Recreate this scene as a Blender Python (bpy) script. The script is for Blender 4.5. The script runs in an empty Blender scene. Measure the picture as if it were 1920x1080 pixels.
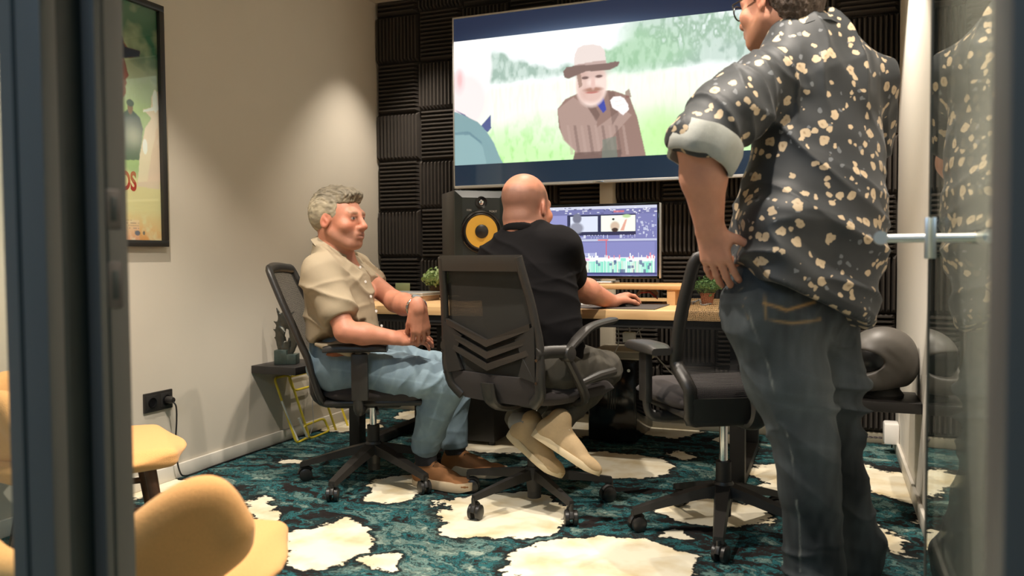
import bpy, bmesh, math, random
import numpy as np
from mathutils import Vector, Matrix

random.seed(7); RNG = np.random.default_rng(7)
PI = math.pi
scene = bpy.context.scene
COL = scene.collection

# ------------------------------------------------------------------ camera
F_PX, YAW, PIT, ROL, CAM_H = 1517.2, .3728, .0387, -.0067, .956
_f = np.array([-math.sin(YAW)*math.cos(PIT), math.cos(YAW)*math.cos(PIT), -math.sin(PIT)])
_r0 = np.array([math.cos(YAW), math.sin(YAW), 0.]); _u0 = np.cross(_r0, _f)
CR = math.cos(ROL)*_r0+math.sin(ROL)*_u0
CU = -math.sin(ROL)*_r0+math.cos(ROL)*_u0
CF = _f
CC = np.array([0, 0, CAM_H])
cd = bpy.data.cameras.new('camera'); cam = bpy.data.objects.new('camera', cd); COL.objects.link(cam)
cd.sensor_width = 36; cd.lens = F_PX/1920*36
m = Matrix(((CR[0], CU[0], -CF[0], 0), (CR[1], CU[1], -CF[1], 0), (CR[2], CU[2], -CF[2], CAM_H), (0, 0, 0, 1)))
cam.matrix_world = m
cd.clip_start = .02
cd.dof.use_dof = True; cd.dof.focus_distance = 3.3; cd.dof.aperture_fstop = 3.0
scene.camera = cam

def ray(x, y): return (x-960)/F_PX*CR-(y-540)/F_PX*CU+CF
def U(x, y, z): return CC+ray(x, y)*z                    # photo point at a given distance -> room
def onX(x, y, X): d = ray(x, y); return CC+d*(X/d[0])
def onY(x, y, Y): d = ray(x, y); return CC+d*(Y/d[1])
def onZ(x, y, Z): d = ray(x, y); return CC+d*((Z-CAM_H)/d[2])

# ------------------------------------------------------------------ room numbers
XL, XR, YB, ZC = -2.647, .32, 4.442, 2.538
Y_DOOR = .80

# ------------------------------------------------------------------ world, exposure, lights
w = bpy.data.worlds.new('world'); scene.world = w; w.use_nodes = True
w.node_tree.nodes['Background'].inputs[0].default_value = (.62, .78, 1, 1)
w.node_tree.nodes['Background'].inputs[1].default_value = .12
scene.view_settings.view_transform = 'Standard'; scene.view_settings.look = 'None'
scene.view_settings.gamma = 1; scene.view_settings.use_curve_mapping = False
scene.view_settings.exposure = 0.12

def spot(x, y, power, half=48, tx=None, ty=None, blend=.35, col=(1, .89, .765), r=.022):
    l = bpy.data.lights.new('ceiling_spot', 'SPOT'); l.energy = power; l.color = col
    l.spot_size = math.radians(half*2); l.spot_blend = blend; l.shadow_soft_size = r
    o = bpy.data.objects.new('ceiling_spot', l); COL.objects.link(o); o.location = (x, y, ZC-.03)
    tx = x if tx is None else tx; ty = y if ty is None else ty
    d = Vector((tx-x, ty-y, -2.4)); o.rotation_euler = d.to_track_quat('-Z', 'Y').to_euler()
    return o
spot(-1.95, 1.85, 125, 52)
spot(-2.22, 4.10, 85, 41, blend=.75)
spot(-1.00, 1.90, 150, 54)
spot(-.06, 2.02, 135, 52)
spot(.02, 3.72, 120, 46)
spot(-1.05, 3.45, 60, 46)
al = bpy.data.lights.new('corridor_light', 'AREA'); al.energy = 30; al.color = (.50, .72, 1); al.shape = 'RECTANGLE'; al.size = 1.2; al.size_y = .5
ao = bpy.data.objects.new('corridor_light', al); COL.objects.link(ao); ao.location = (-1.0, -.7, 2.45)

# ------------------------------------------------------------------ materials
MATS = {}
def nodes_of(name):
    mt = bpy.data.materials.new(name); mt.use_nodes = True; MATS[name] = mt
    nt = mt.node_tree; return mt, nt, nt.nodes['Principled BSDF']
def mat(name, col, rough=.6, metal=0, spec=.5, noise=0, nscale=40, bump=0, bscale=200, coat=0, sheen=0, sub=0, emit=None, estr=0):
    if name in MATS: return MATS[name]
    mt, nt, b = nodes_of(name)
    b.inputs['Base Color'].default_value = (*col, 1); b.inputs['Roughness'].default_value = rough
    b.inputs['Metallic'].default_value = metal; b.inputs['Specular IOR Level'].default_value = spec
    b.inputs['Coat Weight'].default_value = coat; b.inputs['Sheen Weight'].default_value = sheen
    if emit: b.inputs['Emission Color'].default_value = (*emit, 1); b.inputs['Emission Strength'].default_value = estr
    if sub: b.inputs['Subsurface Weight'].default_value = sub; b.inputs['Subsurface Radius'].default_value = (.02, .008, .004)
    tc = nt.nodes.new('ShaderNodeTexCoord')
    n = nt.nodes.new('ShaderNodeTexNoise'); n.inputs['Scale'].default_value = nscale; n.inputs['Detail'].default_value = 4
    nt.links.new(tc.outputs['Object'], n.inputs['Vector'])
    mx = nt.nodes.new('ShaderNodeMix'); mx.data_type = 'RGBA'
    a = max(noise, .02)
    mx.inputs[6].default_value = (*[c*(1-a) for c in col], 1); mx.inputs[7].default_value = (*[min(1, c*(1+a)) for c in col], 1)
    nt.links.new(n.outputs['Fac'], mx.inputs[0]); nt.links.new(mx.outputs[2], b.inputs['Base Color'])
    if bump:
        n2 = nt.nodes.new('ShaderNodeTexNoise'); n2.inputs['Scale'].default_value = bscale; n2.inputs['Detail'].default_value = 3
        nt.links.new(tc.outputs['Object'], n2.inputs['Vector'])
        bp = nt.nodes.new('ShaderNodeBump'); bp.inputs['Strength'].default_value = bump; bp.inputs['Distance'].default_value = .004
        nt.links.new(n2.outputs['Fac'], bp.inputs['Height']); nt.links.new(bp.outputs['Normal'], b.inputs['Normal'])
    return mt
def mat_attr(name, rough=.6, spec=.4, emit=0, sub=0, bump=0, bscale=300, sheen=0, grain=0, gscale=300):
    """colour comes from the mesh's own 'Col' attribute (print, skin tones, denim wear)"""
    if name in MATS: return MATS[name]
    mt, nt, b = nodes_of(name)
    at = nt.nodes.new('ShaderNodeVertexColor'); at.layer_name = 'Col'
    b.inputs['Roughness'].default_value = rough; b.inputs['Specular IOR Level'].default_value = spec
    b.inputs['Sheen Weight'].default_value = sheen
    src = at.outputs['Color']
    tc = nt.nodes.new('ShaderNodeTexCoord')
    if grain:
        n = nt.nodes.new('ShaderNodeTexNoise'); n.inputs['Scale'].default_value = gscale; n.inputs['Detail'].default_value = 3
        nt.links.new(tc.outputs['Object'], n.inputs['Vector'])
        mp = nt.nodes.new('ShaderNodeMapRange'); mp.inputs['To Min'].default_value = 1-grain; mp.inputs['To Max'].default_value = 1+grain
        nt.links.new(n.outputs['Fac'], mp.inputs['Value'])
        mu = nt.nodes.new('ShaderNodeMix'); mu.data_type = 'RGBA'; mu.blend_type = 'MULTIPLY'; mu.inputs[0].default_value = 1
        nt.links.new(src, mu.inputs[6]); nt.links.new(mp.outputs[0], mu.inputs[7]); src = mu.outputs[2]
    if emit:
        nt.links.new(src, b.inputs['Emission Color']); b.inputs['Emission Strength'].default_value = emit
        b.inputs['Base Color'].default_value = (.01, .01, .012, 1)
    else:
        nt.links.new(src, b.inputs['Base Color'])
    if sub: b.inputs['Subsurface Weight'].default_value = sub; b.inputs['Subsurface Radius'].default_value = (.02, .008, .004); b.inputs['Subsurface Scale'].default_value = .3
    if bump:
        n2 = nt.nodes.new('ShaderNodeTexNoise'); n2.inputs['Scale'].default_value = bscale; n2.inputs['Detail'].default_value = 3
        nt.links.new(tc.outputs['Object'], n2.inputs['Vector'])
        bp = nt.nodes.new('ShaderNodeBump'); bp.inputs['Strength'].default_value = bump; bp.inputs['Distance'].default_value = .003
        nt.links.new(n2.outputs['Fac'], bp.inputs['Height']); nt.links.new(bp.outputs['Normal'], b.inputs['Normal'])
    return mt
def srgb(r, g, b): 
    f = lambda c: (c/255/12.92 if c/255 <= .04045 else ((c/255+.055)/1.055)**2.4)
    return (f(r), f(g), f(b))

M_wall = mat('wall_paint', (.60, .55, .46), .75, bump=.06, bscale=350, noise=.02, nscale=6)
M_wallw = mat('wall_paint_white', (.78, .74, .66), .6, bump=.05, bscale=300, noise=.02)
M_ceil = mat('ceiling_paint', (.62, .56, .47), .85)
M_base = mat('baseboard_paint', (.70, .66, .58), .45)
M_foam = mat('acoustic_foam', (.062, .054, .047), .95, spec=.15, noise=.35, nscale=600, bump=.5, bscale=900)
M_blackwall = mat('dark_wall', (.02, .019, .018), .9)
M_frame = mat('anodised_frame', (.105, .10, .09), .45, spec=.5)
M_gasket = mat('rubber_gasket', (.012, .02, .02), .5)
M_strike = mat('strike_metal', (.10, .09, .085), .4, metal=.6)
M_steel = mat('brushed_steel', (.80, .79, .76), .38, metal=1)
M_chrome = mat('chrome', (.8, .8, .8), .12, metal=1)
M_blackp = mat('black_plastic', (.022, .020, .018), .42, spec=.5, bump=.05, bscale=500)
M_blackm = mat('matte_black', (.013, .012, .011), .6)
M_gloss = mat('gloss_black', (.008, .008, .009), .12)
M_seatf = mat('seat_fabric', (.042, .036, .036), .9, spec=.2, noise=.15, nscale=500, bump=.3, bscale=700, sheen=.1)
M_paint_w = mat('white_plastic', (.80, .78, .74), .4)
M_shelfb = mat('black_shelf', (.018, .016, .015), .5, noise=.1)
M_yellowf = mat('yellow_upholstery', (.80, .42, .155), .9, spec=.15, noise=.12, nscale=260, bump=.4, bscale=420, sheen=.2)
M_walnut = mat('walnut_leg', (.10, .045, .022), .45, noise=.3, nscale=30)
M_bronze = mat('bronze_patina', (.075, .075, .062), .35, metal=.75, noise=.5, nscale=40)
M_stone = mat('green_marble', (.045, .065, .055), .35, noise=.6, nscale=35)
M_neon = mat('yellow_tube', (.85, .66, .05), .35, noise=.05)
M_neonw = mat('white_tube', (.9, .88, .78), .3)
M_cable = mat('black_cable', (.012, .012, .012), .5)
M_cablew = mat('pale_cable', (.45, .44, .42), .5)
M_silver = mat('silver_shell', (.62, .61, .58), .3, metal=.6)
M_helmet = mat('helmet_shell', (.075, .068, .060), .45)
M_helmd = mat('helmet_dark', (.008, .008, .008), .3)
M_pot = mat('brown_pot', (.055, .035, .022), .6, noise=.2)
M_terr = mat('terracotta', (.42, .16, .07), .7)
M_rubber = mat('caster_rubber', (.022, .021, .020), .35)
M_leather = mat('brown_leather', (.23, .075, .03), .5, noise=.25, nscale=60)
M_watch = mat('watch_steel', (.5, .5, .47), .25, metal=1)
M_beigepanel = mat('cream_column', (.62, .56, .44), .6)

def mat_glass(name, tint=(.93, .96, .94), ior=1.52):
    mt, nt, b = nodes_of(name)
    out = nt.nodes['Material Output']
    tr = nt.nodes.new('ShaderNodeBsdfTransparent'); tr.inputs[0].default_value = (*tint, 1)
    gl = nt.nodes.new('ShaderNodeBsdfGlossy'); gl.inputs['Roughness'].default_value = .0; gl.inputs[0].default_value = (.92, .96, .93, 1)
    fr = nt.nodes.new('ShaderNodeFresnel'); ge = nt.nodes.new('ShaderNodeNewGeometry')
    mr = nt.nodes.new('ShaderNodeMapRange'); mr.inputs['To Min'].default_value = ior; mr.inputs['To Max'].default_value = 1/ior
    nt.links.new(ge.outputs['Backfacing'], mr.inputs['Value']); nt.links.new(mr.outputs[0], fr.inputs['IOR'])
    mx = nt.nodes.new('ShaderNodeMixShader')
    nt.links.new(fr.outputs[0], mx.inputs[0]); nt.links.new(tr.outputs[0], mx.inputs[1]); nt.links.new(gl.outputs[0], mx.inputs[2])
    nt.links.new(mx.outputs[0], out.inputs['Surface'])
    return mt
M_glass = mat_glass('door_glass')
M_lens = mat_glass('lens_glass', (.97, .98, 1))

def mat_mesh(name, col, scale, open_=.35):
    """woven net: threads of a fine lattice with see-through holes"""
    mt, nt, b = nodes_of(name)
    b.inputs['Base Color'].default_value = (*col, 1); b.inputs['Roughness'].default_value = .8
    out = nt.nodes['Material Output']
    tc = nt.nodes.new('ShaderNodeTexCoord')
    v = nt.nodes.new('ShaderNodeTexVoronoi'); v.inputs['Scale'].default_value = scale; v.inputs['Randomness'].default_value = .0; v.voronoi_dimensions = '2D'
    nt.links.new(tc.outputs['UV'], v.inputs['Vector'])
    lt = nt.nodes.new('ShaderNodeMath'); lt.operation = 'LESS_THAN'; lt.inputs[1].default_value = open_
    nt.links.new(v.outputs['Distance'], lt.inputs[0])
    tr = nt.nodes.new('ShaderNodeBsdfTransparent')
    mx = nt.nodes.new('ShaderNodeMixShader')
    nt.links.new(lt.outputs[0], mx.inputs[0]); nt.links.new(b.outputs[0], mx.inputs[1]); nt.links.new(tr.outputs[0], mx.inputs[2])
    nt.links.new(mx.outputs[0], out.inputs['Surface'])
    return mt
M_net = mat_mesh('chair_net', (.014, .013, .012), 260, .33)
M_netd = mat_mesh('chair_net_dense', (.020, .019, .016), 330, .11)

def mat_wood(name, c1, c2, scale=3, axis='X', rough=.45):
    mt, nt, b = nodes_of(name)
    tc = nt.nodes.new('ShaderNodeTexCoord'); mp = nt.nodes.new('ShaderNodeMapping')
    s = {'X': (1.2, 14, 14), 'Y': (14, 1.2, 14), 'Z': (14, 14, 1.2)}[axis]; mp.inputs['Scale'].default_value = s
    n = nt.nodes.new('ShaderNodeTexNoise'); n.inputs['Scale'].default_value = scale; n.inputs['Detail'].default_value = 6; n.inputs['Distortion'].default_value = .6
    cr = nt.nodes.new('ShaderNodeValToRGB'); cr.color_ramp.elements[0].position = .3; cr.color_ramp.elements[1].position = .72
    cr.color_ramp.elements[0].color = (*c1, 1); cr.color_ramp.elements[1].color = (*c2, 1)
    oi = nt.nodes.new('ShaderNodeObjectInfo'); ad = nt.nodes.new('ShaderNodeVectorMath'); ad.operation = 'ADD'
    cmb = nt.nodes.new('ShaderNodeCombineXYZ'); mul = nt.nodes.new('ShaderNodeMath'); mul.operation = 'MULTIPLY'; mul.inputs[1].default_value = 37
    nt.links.new(oi.outputs['Random'], mul.inputs[0]); nt.links.new(mul.outputs[0], cmb.inputs[0]); nt.links.new(mul.outputs[0], cmb.inputs[1])
    nt.links.new(tc.outputs['Object'], mp.inputs[0]); nt.links.new(mp.outputs[0], ad.inputs[0]); nt.links.new(cmb.outputs[0], ad.inputs[1])
    nt.links.new(ad.outputs[0], n.inputs['Vector']); nt.links.new(n.outputs['Fac'], cr.inputs[0]); nt.links.new(cr.outputs[0], b.inputs['Base Color'])
    b.inputs['Roughness'].default_value = rough
    return mt
M_desk = mat_wood('ash_wood', (.50, .30, .13), (.68, .45, .22), 2.2)
M_riser = mat_wood('beech_wood', (.55, .30, .12), (.66, .40, .18), 2.2)

def mat_carpet():
    mt, nt, b = nodes_of('patterned_carpet')
    N = nt.nodes.new; L = nt.links.new
    tc = N('ShaderNodeTexCoord')
    # warp
    def noise(scale, detail, vec, dist=0):
        n = N('ShaderNodeTexNoise'); n.inputs['Scale'].default_value = scale; n.inputs['Detail'].default_value = detail; n.inputs['Distortion'].default_value = dist
        L(vec, n.inputs['Vector']); return n
    def math_(op, a, c=None):
        m_ = N('ShaderNodeMath'); m_.operation = op
        for i, v in enumerate((a, c)):
            if v is None: continue
            if isinstance(v, (int, float)): m_.inputs[i].default_value = v
            else: L(v, m_.inputs[i])
        return m_.outputs[0]
    obj = tc.outputs['Object']
    n1 = noise(3.6, 5, obj); n1.inputs['Roughness'].default_value = .66
    sub = N('ShaderNodeVectorMath'); sub.operation = 'SUBTRACT'; L(n1.outputs['Color'], sub.inputs[0]); sub.inputs[1].default_value = (.5, .5, .5)
    sc = N('ShaderNodeVectorMath'); sc.operation = 'SCALE'; L(sub.outputs[0], sc.inputs[0]); sc.inputs['Scale'].default_value = .36
    ad = N('ShaderNodeVectorMath'); ad.operation = 'ADD'; L(obj, ad.inputs[0]); L(sc.outputs[0], ad.inputs[1])
    warped = ad.outputs[0]
    # cream islands of the print (position x, y, radius along x, radius along y, turn)
    blobs = []
    for (px, py, hw, hh, rot) in [(935, 962, 120, 42, 0), (1125, 1060, 170, 62, 0), (610, 1018, 78, 40, .2), (745, 916, 62, 22, 0), (1165, 872, 80, 24, 0),
            (1330, 957, 105, 26, .1), (1664, 905, 60, 36, 0), (1646, 1008, 26, 30, 0), (484, 962, 22, 32, .5), (290, 912, 40, 20, 0), (655, 797, 60, 11, 0),
            (930, 820, 70, 30, 0), (1060, 800, 70, 20, 0), (1275, 855, 26, 8, 0), (715, 1058, 45, 14, 0), (1280, 1010, 30, 10, 0), (350, 880, 20, 7, 0),
            (1480, 900, 60, 26, 0), (540, 868, 40, 5, 0), (1650, 826, 30, 5, 0), (1390, 830, 30, 14, 0), (1250, 800, 60, 18, 0), (1800, 905, 50, 25, 0), (1800, 1000, 40, 30, 0), (800, 780, 50, 12, 0)]:
        c = onZ(px, py, 0); l = onZ(px-hw, py, 0); r = onZ(px+hw, py, 0); t = onZ(px, py-hh, 0); d = onZ(px, py+hh, 0)
        blobs.append((c[0], c[1], np.linalg.norm(r-l)/2, np.linalg.norm(t-d)/2, YAW+rot))
    for i in range(26):    # the print goes on outside the photographed part
        x, y = RNG.uniform(-2.6, .3), RNG.uniform(-2, 1.7)
        blobs.append((x, y, RNG.uniform(.06, .26), RNG.uniform(.06, .2), RNG.uniform(0, 3)))
    cur = None
    for (x, y, a, c, rot) in blobs:
        mp = N('ShaderNodeMapping'); mp.vector_type = 'TEXTURE'
        mp.inputs['Location'].default_value = (x, y, 0); mp.inputs['Rotation'].default_value = (0, 0, rot); mp.inputs['Scale'].default_value = (a, c, 1)
        L(warped, mp.inputs[0])
        ln = N('ShaderNodeVectorMath'); ln.operation = 'LENGTH'; L(mp.outputs[0], ln.inputs[0])
        v = math_('MULTIPLY', math_('SUBTRACT', ln.outputs['Value'], 1.0), min(a, c)*1.2)
        cur = v if cur is None else math_('MINIMUM', cur, v)
    # edge fuzz
    n3 = noise(38, 3, obj)
    cur = math_('ADD', cur, math_('MULTIPLY', math_('SUBTRACT', n3.outputs['Fac'], .5), .05))
    # streaky teal/black field that runs around the islands
    n2 = noise(1.3, 2, obj, .6)
    n2b = noise(3.0, 3, obj, .5)
    # long strokes: noise stretched along a slowly turning flow
    cmb = N('ShaderNodeCombineXYZ'); L(math_('ADD', math_('MULTIPLY', cur, 3.2), math_('MULTIPLY', n2.outputs['Fac'], 1.6)), cmb.inputs[0]); L(math_('MULTIPLY', n2b.outputs['Fac'], 1.0), cmb.inputs[1])
    st = noise(7.5, 5, cmb.outputs[0], .5); st.inputs['Roughness'].default_value = .6
    mpx = N('ShaderNodeMapping'); mpx.inputs['Rotation'].default_value = (0, 0, -.55); mpx.inputs['Scale'].default_value = (3.6, 15, 1); L(warped, mpx.inputs[0])
    st2 = noise(1.0, 5, mpx.outputs[0], .8); st2.inputs['Roughness'].default_value = .6
    fld = math_('ADD', math_('MULTIPLY', st.outputs['Fac'], .45), math_('MULTIPLY', st2.outputs['Fac'], .55))
    big = noise(1.1, 2, obj)
    fld = math_('ADD', math_('ADD', fld, .022), math_('MULTIPLY', math_('SUBTRACT', big.outputs['Fac'], .5), .22))
    cr = N('ShaderNodeValToRGB'); e = cr.color_ramp.elements
    e[0].position = .38; e[0].color = (.010, .009, .009, 1)
    e[1].position = .70; e[1].color = (.36, .40, .33, 1)
    for p, c in [(.475, (.020, .016, .015, 1)), (.492, (.012, .045, .050, 1)), (.520, (.028, .150, .165, 1)), (.540, (.016, .040, .042, 1)), (.555, (.020, .018, .017, 1)), (.568, (.07, .16, .155, 1)), (.595, (.15, .24, .215, 1)), (.62, (.05, .075, .07, 1)), (.635, (.20, .29, .25, 1))]:
        k = e.new(p); k.color = c
    L(fld, cr.inputs[0])
    # dark outline round the islands
    ol = N('ShaderNodeMapRange'); ol.inputs['From Min'].default_value = .006; ol.inputs['From Max'].default_value = .05; ol.interpolation_type = 'SMOOTHSTEP'
    L(cur, ol.inputs['Value'])
    mx = N('ShaderNodeMix'); mx.data_type = 'RGBA'; L(ol.outputs[0], mx.inputs[0]); mx.inputs[6].default_value = (.014, .016, .016, 1); L(cr.outputs[0], mx.inputs[7])
    # cream with faint stains
    cn = noise(7, 4, obj); ccr = N('ShaderNodeValToRGB'); ccr.color_ramp.elements[0].color = (.68, .56, .34, 1); ccr.color_ramp.elements[1].color = (.86, .80, .63, 1)
    ccr.color_ramp.elements[0].position = .3; ccr.color_ramp.elements[1].position = .55; L(cn.outputs['Fac'], ccr.inputs[0])
    isl = N('ShaderNodeMapRange'); isl.inputs['From Min'].default_value = -.004; isl.inputs['From Max'].default_value = .004; L(cur, isl.inputs['Value'])
    mx2 = N('ShaderNodeMix'); mx2.data_type = 'RGBA'; L(isl.outputs[0], mx2.inputs[0]); L(ccr.outputs[0], mx2.inputs[6]); L(mx.outputs[2], mx2.inputs[7])
    L(mx2.outputs[2], b.inputs['Base Color']); b.inputs['Roughness'].default_value = .95; b.inputs['Specular IOR Level'].default_value = .15
    pn = noise(900, 2, obj); bp = N('ShaderNodeBump'); bp.inputs['Strength'].default_value = .35; bp.inputs['Distance'].default_value = .003
    L(pn.outputs['Fac'], bp.inputs['Height']); L(bp.outputs[0], b.inputs['Normal'])
    return mt
M_carpet = mat_carpet()

def mat_floral():
    mt, nt, b = nodes_of('floral_cotton')
    N = nt.nodes.new; L = nt.links.new
    tc = N('ShaderNodeTexCoord')
    n = N('ShaderNodeTexNoise'); n.inputs['Scale'].default_value = 45; n.inputs['Detail'].default_value = 2; L(tc.outputs['Object'], n.inputs['Vector'])
    sb = N('ShaderNodeVectorMath'); sb.operation = 'SUBTRACT'; L(n.outputs['Color'], sb.inputs[0]); sb.inputs[1].default_value = (.5, .5, .5)
    sc = N('ShaderNodeVectorMath'); sc.operation = 'SCALE'; sc.inputs['Scale'].default_value = .022; L(sb.outputs[0], sc.inputs[0])
    ad = N('ShaderNodeVectorMath'); ad.operation = 'ADD'; L(tc.outputs['Object'], ad.inputs[0]); L(sc.outputs[0], ad.inputs[1])
    def layer(scale, thr, drop, off):
        of = N('ShaderNodeVectorMath'); of.operation = 'ADD'; L(ad.outputs[0], of.inputs[0]); of.inputs[1].default_value = off
        v = N('ShaderNodeTexVoronoi'); v.inputs['Scale'].default_value = scale; L(of.outputs[0], v.inputs['Vector'])
        lt = N('ShaderNodeMath'); lt.operation = 'LESS_THAN'; lt.inputs[1].default_value = thr; L(v.outputs['Distance'], lt.inputs[0])
        sp = N('ShaderNodeSeparateColor'); L(v.outputs['Color'], sp.inputs[0])
        gt = N('ShaderNodeMath'); gt.operation = 'GREATER_THAN'; gt.inputs[1].default_value = drop; L(sp.outputs[0], gt.inputs[0])
        mu = N('ShaderNodeMath'); mu.operation = 'MULTIPLY'; L(lt.outputs[0], mu.inputs[0]); L(gt.outputs[0], mu.inputs[1])
        return mu.outputs[0], sp.outputs[1], v.outputs['Distance']
    a, ra, da = layer(25, .325, .30, (0, 0, 0)); c, rc, dc = layer(33, .27, .55, (1.3, .7, 2.1)); g, rg, dg = layer(40, .26, .72, (3.3, 5.1, .2))
    mxm = N('ShaderNodeMath'); mxm.operation = 'MAXIMUM'; L(a, mxm.inputs[0]); L(c, mxm.inputs[1])
    fl = N('ShaderNodeValToRGB'); fl.color_ramp.elements[0].color = (.22, .14, .07, 1); fl.color_ramp.elements[1].color = (.48, .37, .24, 1)
    fl.color_ramp.elements[0].position = .0; fl.color_ramp.elements[1].position = .14; L(da, fl.inputs[0])
    gr = N('ShaderNodeTexNoise'); gr.inputs['Scale'].default_value = 14; L(tc.outputs['Object'], gr.inputs['Vector'])
    bc = N('ShaderNodeValToRGB'); bc.color_ramp.elements[0].color = (.012, .015, .018, 1); bc.color_ramp.elements[1].color = (.024, .028, .031, 1); L(gr.outputs['Fac'], bc.inputs[0])
    m0 = N('ShaderNodeMix'); m0.data_type = 'RGBA'; L(g, m0.inputs[0]); L(bc.outputs[0], m0.inputs[6]); m0.inputs[7].default_value = (.12, .13, .14, 1)
    m1 = N('ShaderNodeMix'); m1.data_type = 'RGBA'; L(mxm.outputs[0], m1.inputs[0]); L(m0.outputs[2], m1.inputs[6]); L(fl.outputs[0], m1.inputs[7])
    L(m1.outputs[2], b.inputs['Base Color']); b.inputs['Roughness'].default_value = .6; b.inputs['Specular IOR Level'].default_value = .45; b.inputs['Sheen Weight'].default_value = .10; b.inputs['Sheen Roughness'].default_value = .4
    return mt
M_floral = mat_floral()
M_skin = mat_attr('skin', .5, .4, sub=.12, bump=.12, bscale=250, grain=.06, gscale=90)
M_denim = mat_attr('denim', .85, .25, bump=.25, bscale=700, grain=.18, gscale=420)
M_shirtb = mat_attr('linen_shirt', .8, .3, bump=.2, bscale=600, grain=.05, gscale=300)
M_shoe = mat_attr('shoe_suede', .8, .3, bump=.15, bscale=400, grain=.08, gscale=120)
M_blacktee = mat('black_cotton', (.0055, .005, .0055), .95, spec=.12, noise=.1, nscale=300, bump=.2, bscale=600)
M_cuff = mat('grey_cuff_lining', (.36, .37, .34), .75, noise=.15, nscale=60, bump=.2, bscale=500)
M_hairg = mat('grey_hair', (.22, .20, .165), .7, noise=.75, nscale=110, bump=.8, bscale=230)
M_hairb = mat('brown_hair', (.05, .03, .018), .6, noise=.6, nscale=140, bump=.8, bscale=260)

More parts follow.
